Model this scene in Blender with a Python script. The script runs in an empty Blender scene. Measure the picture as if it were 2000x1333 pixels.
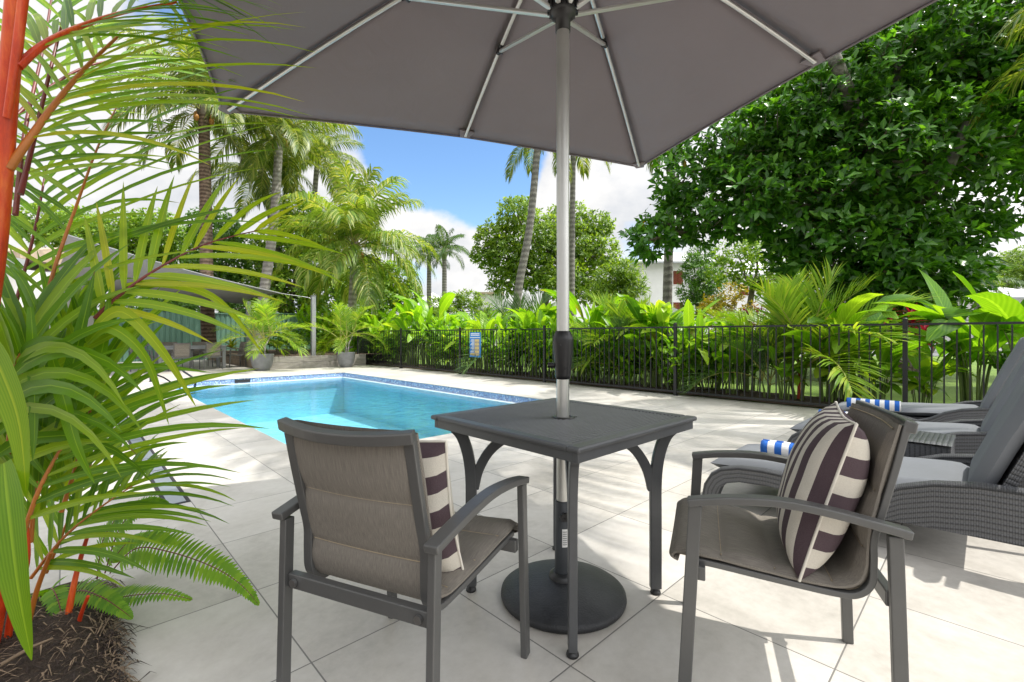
import bpy, math, random
from mathutils import Vector, Matrix, noise

# ------------------------------------------------------------------ camera, sky, sun, exposure
C = bpy.context.scene.collection
SC = bpy.context.scene
R = math.radians
F, V0, HC = 900.0, 655.0, 1.075            # focal length in photo pixels, horizon row, eye height

cam_d = bpy.data.cameras.new('camera')
cam = bpy.data.objects.new('camera', cam_d); C.objects.link(cam)
cam.location = (0, 0, HC); cam.rotation_euler = (R(90), 0, 0)
cam_d.sensor_width = 36.0; cam_d.lens = 16.2
cam_d.shift_y = -11.5 / 2000.0
cam_d.clip_start = 0.05; cam_d.clip_end = 2000
SC.camera = cam

SUN_EL, SUN_ROT = 62.0, 98.0
SDIR = Vector((math.cos(R(SUN_EL)) * math.sin(R(SUN_ROT)), math.cos(R(SUN_EL)) * math.cos(R(SUN_ROT)), math.sin(R(SUN_EL))))
world = bpy.data.worlds.new('World'); SC.world = world; world.use_nodes = True
wt = world.node_tree; wt.nodes.clear()
def wn(t, **k):
    n = wt.nodes.new(t)
    for a, b in k.items(): setattr(n, a, b)
    return n
def wl(a, b): wt.links.new(a, b)
w_out = wn('ShaderNodeOutputWorld'); w_bg = wn('ShaderNodeBackground')
w_bg.inputs['Strength'].default_value = 0.15
sky = wn('ShaderNodeTexSky'); sky.sky_type = 'NISHITA'; sky.sun_disc = False
sky.sun_elevation = R(SUN_EL); sky.sun_rotation = R(SUN_ROT)
sky.air_density = 1.0; sky.dust_density = 0.6; sky.ozone_density = 2.0
# clouds: noise on the view direction, thicker towards the horizon, one clear gap
tc = wn('ShaderNodeTexCoord')
mp = wn('ShaderNodeMapping'); mp.inputs['Scale'].default_value = (1.0, 1.0, 1.55); mp.inputs['Location'].default_value = (3.1, 0.4, 0.9)
wl(tc.outputs['Generated'], mp.inputs['Vector'])
n1 = wn('ShaderNodeTexNoise'); n1.inputs['Scale'].default_value = 2.3; n1.inputs['Detail'].default_value = 9; n1.inputs['Roughness'].default_value = 0.56
wl(mp.outputs['Vector'], n1.inputs['Vector'])
sep = wn('ShaderNodeSeparateXYZ'); wl(tc.outputs['Generated'], sep.inputs['Vector'])
def wm(op, a, b=None, c=None):
    n = wn('ShaderNodeMath'); n.operation = op
    for i, x in enumerate((a, b, c)):
        if x is None: continue
        if isinstance(x, (int, float)): n.inputs[i].default_value = x
        else: wl(x, n.inputs[i])
    return n.outputs[0]
def gap(d, width):
    v = Vector(d).normalized()
    dp = wn('ShaderNodeVectorMath'); dp.operation = 'DOT_PRODUCT'; wl(tc.outputs['Generated'], dp.inputs[0]); dp.inputs[1].default_value = v
    mr = wn('ShaderNodeMapRange'); mr.interpolation_type = 'SMOOTHSTEP'
    mr.inputs['From Min'].default_value = math.cos(R(width)); mr.inputs['From Max'].default_value = 1.0
    mr.inputs['To Min'].default_value = 0; mr.inputs['To Max'].default_value = 1
    wl(dp.outputs['Value'], mr.inputs['Value']); return mr.outputs[0]
g1 = gap((-0.11, 1, 0.44), 13); g2 = gap((-0.03, 1, 0.33), 7)
g3 = gap((-0.75, 1, 0.62), 20)
gaps = wm('ADD', wm('MULTIPLY', g1, 0.42), wm('ADD', wm('MULTIPLY', g2, 0.16), wm('MULTIPLY', g3, 0.16)))
hz = wm('ADD', 0.07, wm('MULTIPLY', wm('SUBTRACT', 0.55, sep.outputs['Z']), 0.12))
m0 = wm('SUBTRACT', wm('ADD', n1.outputs['Fac'], hz), gaps)
mr = wn('ShaderNodeMapRange'); mr.interpolation_type = 'SMOOTHSTEP'
mr.inputs['From Min'].default_value = 0.41; mr.inputs['From Max'].default_value = 0.52
wl(m0, mr.inputs['Value'])
n2 = wn('ShaderNodeTexNoise'); n2.inputs['Scale'].default_value = 4.2; n2.inputs['Detail'].default_value = 9; n2.inputs['Roughness'].default_value = 0.6
wl(mp.outputs['Vector'], n2.inputs['Vector'])
cr = wn('ShaderNodeValToRGB')
cr.color_ramp.elements[0].position = 0.34; cr.color_ramp.elements[0].color = (2.1, 2.2, 2.38, 1)
cr.color_ramp.elements[1].position = 0.58; cr.color_ramp.elements[1].color = (3.05, 3.02, 2.98, 1)
wl(n2.outputs['Fac'], cr.inputs['Fac'])
mx = wn('ShaderNodeMix'); mx.data_type = 'RGBA'
hs = wn('ShaderNodeHueSaturation'); hs.inputs['Saturation'].default_value = 1.15; hs.inputs['Value'].default_value = 0.72; wl(sky.outputs['Color'], hs.inputs['Color'])
# clouds on the sun's side brightened, added to strengthen the fill light
gs = wm('ADD', 1.0, wm('MULTIPLY', gap(SDIR, 75), 2.4))
cb = wn('ShaderNodeVectorMath'); cb.operation = 'SCALE'; wl(cr.outputs['Color'], cb.inputs[0]); wl(gs, cb.inputs['Scale'])
wl(mr.outputs[0], mx.inputs['Factor']); wl(hs.outputs['Color'], mx.inputs['A']); wl(cb.outputs[0], mx.inputs['B'])
wl(mx.outputs['Result'], w_bg.inputs['Color']); wl(w_bg.outputs[0], w_out.inputs['Surface'])

sun_d = bpy.data.lights.new('sun', 'SUN'); sun = bpy.data.objects.new('sun', sun_d); C.objects.link(sun)
sun_d.energy = 2.25; sun_d.angle = R(0.55); sun_d.color = (1.0, 0.96, 0.89)
sdir = Vector((math.cos(R(SUN_EL)) * math.sin(R(SUN_ROT)), math.cos(R(SUN_EL)) * math.cos(R(SUN_ROT)), math.sin(R(SUN_EL))))
sun.rotation_euler = sdir.to_track_quat('Z', 'Y').to_euler(); sun.location = sdir * 40

SC.view_settings.view_transform = 'Standard'; SC.view_settings.look = 'None'
SC.view_settings.exposure = 1.17; SC.view_settings.gamma = 1.0
SC.render.engine = 'CYCLES'
SC.cycles.use_denoising = True
SC.cycles.max_bounces = 8; SC.cycles.diffuse_bounces = 4; SC.cycles.transparent_max_bounces = 12
SC.cycles.caustics_reflective = False; SC.cycles.caustics_refractive = False

# ------------------------------------------------------------------ helpers
rnd = random.Random(7)
U = rnd.uniform
ANG = R(44.0)                               # the paving, pool and fence run at 44 degrees to the view
CA, SA = math.cos(ANG), math.sin(ANG)
def W(b, a, z=0.0): return Vector((CA * b - SA * a, SA * b + CA * a, z))
def P(u, v, z=0.0):                         # surveyed point: where the sight line through (u, v) meets height z
    y = F * (HC - z) / (v - V0); return Vector(((u - 1000) / F * y, y, z))
def Q(u, v, y): return Vector(((u - 1000) / F * y, y, HC - (v - V0) * y / F))
def vec(*a): return Vector(a)
UP = Vector((0, 0, 1))

class MB:
    def __init__(s): s.v = []; s.f = []; s.uv = []; s.m = []; s.sm = []
    def add(s, vs, fs, uvs=None, m=0, smooth=False):
        o = len(s.v); s.v.extend([tuple(p) for p in vs])
        for i, f in enumerate(fs):
            s.f.append(tuple(o + k for k in f)); s.uv.append(uvs[i] if uvs else None); s.m.append(m); s.sm.append(smooth)
    def box(s, c, d, rot=None, m=0):
        c = Vector(c); x, y, z = d[0] / 2, d[1] / 2, d[2] / 2
        vs = [Vector((i * x, j * y, k * z)) for k in (-1, 1) for j in (-1, 1) for i in (-1, 1)]
        if rot is not None: vs = [rot @ p for p in vs]
        s.add([c + p for p in vs], [(0, 2, 3, 1), (4, 5, 7, 6), (0, 1, 5, 4), (2, 6, 7, 3), (0, 4, 6, 2), (1, 3, 7, 5)], m=m)
    def tube(s, pts, r, n=8, cap=True, m=0, smooth=True, flat=1.0):
        pts = [Vector(p) for p in pts]; k = len(pts)
        rs = r if isinstance(r, (list, tuple)) else [r] * k
        t0 = (pts[1] - pts[0]).normalized()
        a = t0.cross(UP)
        if a.length < 1e-3: a = Vector((1, 0, 0))
        a.normalize(); vs = []; fs = []; uvs = []; L = 0
        for i, p in enumerate(pts):
            t = (pts[min(i + 1, k - 1)] - pts[max(i - 1, 0)]).normalized()
            a = (a - t * a.dot(t)); a.normalize(); b = t.cross(a)
            for j in range(n):
                th = 2 * math.pi * j / n
                vs.append(p + (a * math.cos(th) + b * math.sin(th) * flat) * rs[i])
        for i in range(k - 1):
            L2 = L + (pts[i + 1] - pts[i]).length
            for j in range(n):
                j2 = (j + 1) % n
                fs.append((i * n + j, i * n + j2, (i + 1) * n + j2, (i + 1) * n + j))
                uvs.append([(j / n, L), ((j + 1) / n, L), ((j + 1) / n, L2), (j / n, L2)])
            L = L2
        s.add(vs, fs, uvs, m, smooth)
        if cap:
            s.add(vs[:n][::-1], [tuple(range(n))], m=m); s.add(vs[-n:], [tuple(range(n))], m=m)
    def sweep(s, pts, w, t, side, m=0, cap=True):
        """rectangular bar: w along the fixed side vector, t across the path"""
        pts = [Vector(p) for p in pts]; k = len(pts); side = Vector(side).normalized()
        ws = w if isinstance(w, (list, tuple)) else [w] * k
        ts = t if isinstance(t, (list, tuple)) else [t] * k
        vs = []; fs = []
        segn = [((pts[i + 1] - pts[i]).normalized().cross(side)).normalized() for i in range(k - 1)]
        for i, p in enumerate(pts):
            n0 = segn[max(i - 1, 0)]; n1_ = segn[min(i, k - 2)]
            nn = (n0 + n1_); nn.normalize(); sc = 1 / max(0.5, nn.dot(n0))
            for (x, y) in ((-1, -1), (1, -1), (1, 1), (-1, 1)):
                vs.append(p + side * x * ws[i] / 2 + nn * y * ts[i] / 2 * sc)
        for i in range(k - 1):
            for j in range(4):
                fs.append((i * 4 + j, i * 4 + (j + 1) % 4, (i + 1) * 4 + (j + 1) % 4, (i + 1) * 4 + j))
        if cap: fs += [(3, 2, 1, 0), ((k - 1) * 4, (k - 1) * 4 + 1, (k - 1) * 4 + 2, (k - 1) * 4 + 3)]
        s.add(vs, fs, m=m)
    def lathe(s, prof, n=32, c=(0, 0, 0), m=0, smooth=True):
        c = Vector(c); k = len(prof); vs = []; fs = []
        for r_, z in prof:
            for j in range(n):
                th = 2 * math.pi * j / n; vs.append(c + Vector((r_ * math.cos(th), r_ * math.sin(th), z)))
        for i in range(k - 1):
            for j in range(n):
                fs.append((i * n + j, i * n + (j + 1) % n, (i + 1) * n + (j + 1) % n, (i + 1) * n + j))
        s.add(vs, fs, m=m, smooth=smooth)
        s.add(vs[:n], [tuple(range(n))[::-1]], m=m); s.add(vs[-n:], [tuple(range(n))], m=m)
    def prism(s, poly, o, ex, ey, ez, th, m=0):
        """2D outline extruded by th along ez, centred"""
        o, ex, ey, ez = Vector(o), Vector(ex), Vector(ey), Vector(ez); n = len(poly)
        a = [o + ex * x + ey * y - ez * th / 2 for x, y in poly]; b = [p + ez * th for p in a]
        s.add(a + b, [tuple(range(n))[::-1], tuple(range(n, 2 * n))] + [(i, (i + 1) % n, n + (i + 1) % n, n + i) for i in range(n)], m=m)
    def grid(s, fn, nu, nv, m=0, smooth=True, uvf=None):
        vs = [fn(i / nu, j / nv) for j in range(nv + 1) for i in range(nu + 1)]
        fs = []; uvs = []
        for j in range(nv):
            for i in range(nu):
                fs.append((j * (nu + 1) + i, j * (nu + 1) + i + 1, (j + 1) * (nu + 1) + i + 1, (j + 1) * (nu + 1) + i))
                q = [(i / nu, j / nv), ((i + 1) / nu, j / nv), ((i + 1) / nu, (j + 1) / nv), (i / nu, (j + 1) / nv)]
                uvs.append([uvf(*x) for x in q] if uvf else q)
        s.add(vs, fs, uvs, m, smooth)
    def leaf(s, p, d, nrm, L, Wd, segs=4, droop=0.3, fold=0.12, shape='lance', m=0, twist=0.0):
        p = Vector(p); d = Vector(d).normalized(); nrm = Vector(nrm); vs = []; fs = []; uvs = []
        step = L / segs
        for i in range(segs + 1):
            t = i / segs
            sd = d.cross(nrm)
            if sd.length < 1e-4: sd = d.cross(Vector((0.3, 0.9, 0.2)))
            sd.normalize(); up = sd.cross(d)
            if twist: sd = sd * math.cos(twist * t) + up * math.sin(twist * t)
            if shape == 'lance': w = math.sin(math.pi * (0.06 + 0.94 * t) ** 0.75) ** 0.85
            elif shape == 'ribbon': w = min(1, 0.35 + t * 4) * (1 - t ** 3.2)
            elif shape == 'spoon': w = (0.15 + 1.0 * t ** 0.8) * (1 - t ** 6) ** 0.6 if t < 1 else 0.0
            elif shape == 'oval': w = math.sin(math.pi * (0.04 + 0.95 * t)) ** 0.65
            else: w = 1 - t
            w = max(w, 0.02) * Wd / 2
            vs += [p - sd * w + up * fold * w, p.copy(), p + sd * w + up * fold * w]
            p = p + d * step
            d = (d + Vector((0, 0, -droop * step / max(L, 1e-3) * 1.6))).normalized()
        for i in range(segs):
            k = i * 3
            fs += [(k, k + 1, k + 4, k + 3), (k + 1, k + 2, k + 5, k + 4)]
            t0, t1 = i / segs, (i + 1) / segs
            uvs += [[(0, t0), (.5, t0), (.5, t1), (0, t1)], [(.5, t0), (1, t0), (1, t1), (.5, t1)]]
        s.add(vs, fs, uvs, m, True)
    def mesh(s, name, mats):
        me = bpy.data.meshes.new(name); me.from_pydata(s.v, [], s.f)
        for x in (mats if isinstance(mats, (list, tuple)) else [mats]): me.materials.append(x)
        me.polygons.foreach_set('material_index', s.m); me.polygons.foreach_set('use_smooth', s.sm)
        if any(x is not None for x in s.uv):
            uvl = me.uv_layers.new(name='UVMap'); buf = []
            for f, q in zip(s.f, s.uv):
                for i in range(len(f)): buf += (q[i] if q else (0.0, 0.0))
            uvl.data.foreach_set('uv', buf)
        me.update(); return me
    def build(s, name, mats, parent=None, bevel=0.0, loc=None, rz=0.0, smooth_angle=None):
        o = bpy.data.objects.new(name, s.mesh(name, mats)); C.objects.link(o)
        if parent: o.parent = parent
        if loc is not None: o.location = loc
        if rz: o.rotation_euler = (0, 0, rz)
        if bevel:
            b = o.modifiers.new('bevel', 'BEVEL'); b.width = bevel; b.segments = 2; b.limit_method = 'ANGLE'; b.angle_limit = R(40); b.harden_normals = False
        return o
def link(name, me, parent=None, loc=None, rot=None, sc=None):
    o = bpy.data.objects.new(name, me); C.objects.link(o)
    if parent: o.parent = parent
    if loc is not None: o.location = loc
    if rot is not None: o.rotation_euler = rot
    if sc is not None: o.scale = sc if isinstance(sc, (tuple, list, Vector)) else (sc, sc, sc)
    return o
def tag(o, label=None, cat=None, group=None, kind=None):
    if label: o['label'] = label
    if cat: o['category'] = cat
    if group: o['group'] = group
    if kind: o['kind'] = kind
    return o
def thing(name, label, cat, loc=(0, 0, 0), rz=0.0, group=None):
    o = bpy.data.objects.new(name, None); C.objects.link(o); o.empty_display_size = 0.1
    o.location = loc; o.rotation_euler = (0, 0, rz); return tag(o, label, cat, group)
def dup(root, loc, rz=0.0, label=None, group=None, sc=None):
    r = root.copy(); C.objects.link(r); r.location = loc; r.rotation_euler = (0, 0, rz)
    if sc is not None: r.scale = (sc, sc, sc)
    if label: r['label'] = label
    if group: r['group'] = group
    for ch in list(root.children):
        c = ch.copy(); C.objects.link(c); c.parent = r
        for g in list(ch.children):
            d = g.copy(); C.objects.link(d); d.parent = c
    return r

# ------------------------------------------------------------------ materials
MATS = {}
def nm(name):
    m = bpy.data.materials.new(name); m.use_nodes = True; nt = m.node_tree; nt.nodes.clear(); MATS[name] = m
    out = nt.nodes.new('ShaderNodeOutputMaterial'); b = nt.nodes.new('ShaderNodeBsdfPrincipled')
    nt.links.new(b.outputs[0], out.inputs['Surface']); return m, nt, b, out
def nn(nt, t, ins=None, **k):
    n = nt.nodes.new(t)
    for a, b in k.items(): setattr(n, a, b)
    for a, b in (ins or {}).items():
        if hasattr(b, 'is_output'): nt.links.new(b, n.inputs[a])
        else: n.inputs[a].default_value = b
    return n
def math_(nt, op, a, b=None, c=None):
    n = nt.nodes.new('ShaderNodeMath'); n.operation = op
    for i, x in enumerate((a, b, c)):
        if x is None: continue
        if isinstance(x, (int, float)): n.inputs[i].default_value = x
        else: nt.links.new(x, n.inputs[i])
    return n.outputs[0]
def ramp(nt, fac, stops, interp='LINEAR'):
    n = nt.nodes.new('ShaderNodeValToRGB'); cr = n.color_ramp; cr.interpolation = interp
    while len(cr.elements) < len(stops): cr.elements.new(0.5)
    for e, (p, c) in zip(cr.elements, stops): e.position = p; e.color = (c[0], c[1], c[2], 1)
    nt.links.new(fac, n.inputs['Fac']); return n.outputs['Color']
def mixc(nt, fac, a, b, blend='MIX'):
    n = nt.nodes.new('ShaderNodeMix'); n.data_type = 'RGBA'; n.blend_type = blend
    for i, x in (('Factor', fac), ('A', a), ('B', b)):
        if hasattr(x, 'is_output'): nt.links.new(x, n.inputs[i])
        else: n.inputs[i].default_value = x if i == 'Factor' else (x[0], x[1], x[2], 1)
    return n.outputs['Result']
def bump(nt, b, h, strength=0.3, dist=0.01):
    n = nn(nt, 'ShaderNodeBump', {'Height': h, 'Strength': strength, 'Distance': dist}); nt.links.new(n.outputs[0], b.inputs['Normal'])
def obj_co(nt): return nt.nodes.new('ShaderNodeTexCoord').outputs['Object']
def plain(name, col, rough=0.6, metal=0.0, var=0.12, scale=6.0, bmp=0.0, bscale=60.0, spec=0.5):
    m, nt, b, out = nm(name); co = obj_co(nt)
    n = nn(nt, 'ShaderNodeTexNoise', {'Vector': co, 'Scale': scale, 'Detail': 6.0, 'Roughness': 0.65})
    c0 = [x * (1 - var) for x in col]; c1 = [min(1, x * (1 + var)) for x in col]
    nt.links.new(ramp(nt, n.outputs['Fac'], [(0.3, c0), (0.7, c1)]), b.inputs['Base Color'])
    b.inputs['Roughness'].default_value = rough; b.inputs['Metallic'].default_value = metal
    b.inputs['Specular IOR Level'].default_value = spec
    if bmp:
        n3 = nn(nt, 'ShaderNodeTexNoise', {'Vector': co, 'Scale': bscale, 'Detail': 4.0}); bump(nt, b, n3.outputs['Fac'], bmp, 0.004)
    return m
def leafm(name, stops, trans=0.4, rough=0.42, tcol=None, vein=0.0, spec=0.5, longv=False):
    """foliage: colour varies leaf by leaf; part of the light passes through the blade"""
    m, nt, b, out = nm(name)
    geo = nt.nodes.new('ShaderNodeNewGeometry'); co = obj_co(nt)
    n = nn(nt, 'ShaderNodeTexNoise', {'Vector': co, 'Scale': 3.0, 'Detail': 3.0})
    f = math_(nt, 'ADD', math_(nt, 'MULTIPLY', geo.outputs['Random Per Island'], 0.7), math_(nt, 'MULTIPLY', n.outputs['Fac'], 0.3))
    col = ramp(nt, f, stops)
    if vein:
        uv = nt.nodes.new('ShaderNodeUVMap').outputs[0]; sp = nn(nt, 'ShaderNodeSeparateXYZ', {'Vector': uv})
        d = math_(nt, 'ABSOLUTE', math_(nt, 'SUBTRACT', sp.outputs['X'], 0.5))
        w = math_(nt, 'SINE', math_(nt, 'MULTIPLY', sp.outputs['X'], 75.0)) if longv else math_(nt, 'SINE', math_(nt, 'ADD', math_(nt, 'MULTIPLY', sp.outputs['Y'], 90), math_(nt, 'MULTIPLY', d, -40)))
        mid = math_(nt, 'LESS_THAN', d, 0.04)
        fac = math_(nt, 'ADD', math_(nt, 'MULTIPLY', math_(nt, 'ADD', w, 1.0), 0.06 * vein), math_(nt, 'MULTIPLY', mid, 0.25))
        col = mixc(nt, fac, col, [min(1, c * 1.8 + 0.03) for c in stops[-1][1]])
        # dry brown tips and a few blemishes
        tipn = nn(nt, 'ShaderNodeTexNoise', {'Vector': co, 'Scale': 11.0, 'Detail': 5.0, 'Roughness': 0.7})
        tip = nn(nt, 'ShaderNodeMapRange', {'Value': math_(nt, 'ADD', sp.outputs['Y'], math_(nt, 'MULTIPLY', math_(nt, 'SUBTRACT', tipn.outputs['Fac'], 0.5), 0.5)), 'From Min': 1.0, 'From Max': 1.06})
        col = mixc(nt, tip.outputs[0], col, (0.20, 0.11, 0.035))
        bl = nn(nt, 'ShaderNodeTexNoise', {'Vector': co, 'Scale': 38.0, 'Detail': 6.0, 'Roughness': 0.75})
        spot = nn(nt, 'ShaderNodeMapRange', {'Value': bl.outputs['Fac'], 'From Min': 0.66, 'From Max': 0.74, 'To Max': 0.6})
        col = mixc(nt, spot.outputs[0], col, (0.22, 0.17, 0.03))
    nt.links.new(col, b.inputs['Base Color']); b.inputs['Roughness'].default_value = rough
    b.inputs['Specular IOR Level'].default_value = spec
    tr = nt.nodes.new('ShaderNodeBsdfTranslucent')
    t2 = mixc(nt, 1.0, col, tcol or (1.6, 1.5, 0.5), 'MULTIPLY'); nt.links.new(t2, tr.inputs['Color'])
    mxs = nt.nodes.new('ShaderNodeMixShader'); mxs.inputs[0].default_value = trans
    nt.links.new(b.outputs[0], mxs.inputs[1]); nt.links.new(tr.outputs[0], mxs.inputs[2]); nt.links.new(mxs.outputs[0], out.inputs['Surface'])
    return m

M_frame = plain('gunmetal_paint', (0.118, 0.118, 0.115), 0.42, 0.35, 0.06, 9.0, 0.05, 300)
M_table = plain('charcoal_paint', (0.085, 0.088, 0.092), 0.42, 0.2, 0.10, 12.0, 0.08, 260)
M_black = plain('black_plastic', (0.012, 0.012, 0.013), 0.38, 0.0, 0.2, 15.0)
M_alu = plain('brushed_aluminium', (0.58, 0.58, 0.55), 0.33, 0.75, 0.05, 8.0)
M_rib = plain('rib_aluminium', (0.62, 0.62, 0.60), 0.35, 0.6, 0.04, 8.0)
M_fence = plain('black_powder_coat', (0.013, 0.014, 0.015), 0.45, 0.0, 0.2, 5.0)
M_grey_post = plain('grey_post_paint', (0.28, 0.29, 0.30), 0.5, 0.1, 0.08, 5.0)
M_white = plain('white_paint', (0.80, 0.79, 0.76), 0.7, 0.0, 0.05, 1.5)
M_white_roof = plain('white_roof_sheet', (0.72, 0.72, 0.72), 0.5, 0.0, 0.06, 0.7)
M_shutter = plain('red_brown_shutter', (0.22, 0.045, 0.02), 0.6, 0.0, 0.2, 4.0)
M_dark_glass = plain('dark_window_glass', (0.03, 0.035, 0.04), 0.08, 0.0, 0.2, 2.0)
M_gutter = plain('grey_gutter', (0.42, 0.44, 0.45), 0.45, 0.2, 0.06, 3.0)
M_tanroof = plain('tan_tiles', (0.42, 0.33, 0.24), 0.8, 0.0, 0.25, 6.0)
M_pot = plain('grey_glazed_pot', (0.19, 0.195, 0.21), 0.45, 0.0, 0.25, 5.0, 0.2, 30)
M_steel_dark = plain('dark_handrail', (0.06, 0.065, 0.075), 0.22, 0.9, 0.05, 5.0)
M_grate = plain('stainless_grate', (0.50, 0.56, 0.64), 0.3, 0.8, 0.08, 9.0)
M_slot = plain('drain_slot', (0.015, 0.015, 0.018), 0.7)
M_sticker = plain('white_sticker', (0.78, 0.78, 0.76), 0.5, 0, 0.02, 5)
M_print = plain('grey_print', (0.25, 0.25, 0.26), 0.6, 0, 0.1, 5)
M_sail = plain('grey_shade_cloth', (0.27, 0.27, 0.28), 0.85, 0.0, 0.06, 1.5, 0.15, 200)
M_bark = None

def bark(name, c0, c1, rings=0.0, scale=14.0):
    m, nt, b, out = nm(name); co = obj_co(nt)
    mpn = nn(nt, 'ShaderNodeMapping', {'Vector': co}); mpn.inputs['Scale'].default_value = (1, 1, 0.25 if not rings else 1)
    n = nn(nt, 'ShaderNodeTexNoise', {'Vector': mpn.outputs[0], 'Scale': scale, 'Detail': 8.0, 'Roughness': 0.7})
    f = n.outputs['Fac']
    if rings:
        sp = nn(nt, 'ShaderNodeSeparateXYZ', {'Vector': co})
        w = math_(nt, 'SINE', math_(nt, 'ADD', math_(nt, 'MULTIPLY', sp.outputs['Z'], rings), math_(nt, 'MULTIPLY', f, 5.0)))
        f = math_(nt, 'ADD', math_(nt, 'MULTIPLY', f, 0.75), math_(nt, 'MULTIPLY', w, 0.11))
    nt.links.new(ramp(nt, f, [(0.28, c0), (0.68, c1)]), b.inputs['Base Color']); b.inputs['Roughness'].default_value = 0.9
    bump(nt, b, f, 0.7, 0.03); return m
M_bark_brown = bark('brown_palm_bark', (0.075, 0.048, 0.032), (0.30, 0.215, 0.15), 42.0, 9.0)
M_bark_pale = bark('pale_palm_bark', (0.24, 0.22, 0.20), (0.55, 0.52, 0.48), 30.0, 7.0)
M_bark_grey = bark('grey_palm_bark', (0.13, 0.12, 0.11), (0.38, 0.36, 0.33), 24.0, 16.0)
M_bark_tree = bark('tree_bark', (0.055, 0.042, 0.032), (0.22, 0.18, 0.14), 0, 10.0)
M_stem_green = plain('green_stem', (0.13, 0.20, 0.035), 0.5, 0, 0.25, 8)
m, nt, b, out = nm('orange_red_stem'); co = obj_co(nt)
mpn = nn(nt, 'ShaderNodeMapping', {'Vector': co}); mpn.inputs['Scale'].default_value = (1, 1, 0.12)
n_ = nn(nt, 'ShaderNodeTexNoise', {'Vector': mpn.outputs[0], 'Scale': 60.0, 'Detail': 6.0, 'Roughness': 0.7}); n2_ = nn(nt, 'ShaderNodeTexNoise', {'Vector': co, 'Scale': 5.0, 'Detail': 4.0})
n3_ = nn(nt, 'ShaderNodeTexNoise', {'Vector': co, 'Scale': 70.0, 'Detail': 6.0, 'Roughness': 0.8})
f = math_(nt, 'ADD', math_(nt, 'MULTIPLY', n_.outputs['Fac'], 0.45), math_(nt, 'MULTIPLY', n2_.outputs['Fac'], 0.55))
c = ramp(nt, f, [(0.32, (0.36, 0.018, 0.010)), (0.5, (0.66, 0.065, 0.012)), (0.68, (0.85, 0.19, 0.025))])
sc_ = nn(nt, 'ShaderNodeMapRange', {'Value': n3_.outputs['Fac'], 'From Min': 0.62, 'From Max': 0.72, 'To Max': 0.55})
nt.links.new(mixc(nt, sc_.outputs[0], c, (0.30, 0.12, 0.05)), b.inputs['Base Color']); b.inputs['Roughness'].default_value = 0.38; bump(nt, b, n_.outputs['Fac'], 0.25, 0.004); M_stem_red = m
M_stem_dark = plain('maroon_rachis', (0.16, 0.025, 0.02), 0.4, 0, 0.3, 6.0)
M_stem_orange = plain('orange_rachis', (0.45, 0.15, 0.025), 0.4, 0, 0.25, 6.0)
M_fruit = plain('orange_coconut', (0.45, 0.20, 0.04), 0.5, 0, 0.3, 4.0)
M_rachis = plain('yellow_green_rachis', (0.30, 0.30, 0.07), 0.5, 0, 0.2, 4.0)

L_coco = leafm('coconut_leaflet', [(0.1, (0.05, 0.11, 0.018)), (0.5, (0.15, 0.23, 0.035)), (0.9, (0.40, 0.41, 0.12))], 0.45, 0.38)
L_coco_y = leafm('young_coconut_leaflet', [(0.1, (0.08, 0.17, 0.02)), (0.5, (0.21, 0.32, 0.045)), (0.9, (0.50, 0.50, 0.15))], 0.48, 0.38)  # paler, yellower green for the young fronds
L_royal = leafm('royal_palm_leaflet', [(0.1, (0.03, 0.085, 0.02)), (0.9, (0.11, 0.20, 0.05))], 0.4, 0.4)
L_lip = leafm('lipstick_palm_leaflet', [(0.12, (0.035, 0.13, 0.006)), (0.5, (0.11, 0.26, 0.010)), (0.9, (0.31, 0.43, 0.02))], 0.46, 0.30, vein=1.0, longv=True)
L_lip_y = leafm('yellowing_palm_leaflet', [(0.1, (0.15, 0.32, 0.01)), (0.5, (0.26, 0.40, 0.015)), (0.9, (0.44, 0.44, 0.02))], 0.50, 0.34, vein=1.0, longv=True)
L_cane = leafm('cane_palm_leaflet', [(0.1, (0.11, 0.24, 0.018)), (0.5, (0.22, 0.37, 0.035)), (0.9, (0.42, 0.49, 0.07))], 0.5, 0.4)
L_fern = leafm('fern_pinna', [(0.1, (0.09, 0.25, 0.01)), (0.9, (0.24, 0.43, 0.02))], 0.45, 0.5)
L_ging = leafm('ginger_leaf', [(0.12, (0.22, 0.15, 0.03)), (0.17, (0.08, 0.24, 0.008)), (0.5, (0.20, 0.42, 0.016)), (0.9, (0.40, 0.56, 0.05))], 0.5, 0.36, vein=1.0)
L_ging_d = leafm('dark_green_ginger_leaf', [(0.12, (0.20, 0.13, 0.03)), (0.17, (0.05, 0.17, 0.006)), (0.5, (0.13, 0.31, 0.012)), (0.9, (0.28, 0.46, 0.03))], 0.5, 0.36, vein=1.0)  # deeper green variant mixed among the clumps
L_almond = leafm('almond_tree_leaf', [(0.11, (0.30, 0.16, 0.02)), (0.13, (0.018, 0.075, 0.010)), (0.5, (0.042, 0.15, 0.013)), (0.9, (0.15, 0.36, 0.03))], 0.40, 0.30, vein=0.6)
L_tree = leafm('broad_tree_leaf', [(0.1, (0.06, 0.14, 0.014)), (0.5, (0.16, 0.28, 0.025)), (0.9, (0.31, 0.43, 0.05))], 0.5, 0.45)
L_hedge = leafm('bright_tree_leaf', [(0.1, (0.07, 0.18, 0.012)), (0.5, (0.18, 0.33, 0.025)), (0.9, (0.36, 0.48, 0.05))], 0.46, 0.42)
L_shrub = leafm('dark_shrub_leaf', [(0.1, (0.03, 0.11, 0.01)), (0.9, (0.14, 0.29, 0.025))], 0.4, 0.35)
L_croton = leafm('croton_leaf', [(0.1, (0.12, 0.17, 0.012)), (0.4, (0.36, 0.32, 0.02)), (0.7, (0.55, 0.42, 0.03)), (0.95, (0.40, 0.16, 0.02))], 0.22, 0.35)
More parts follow.
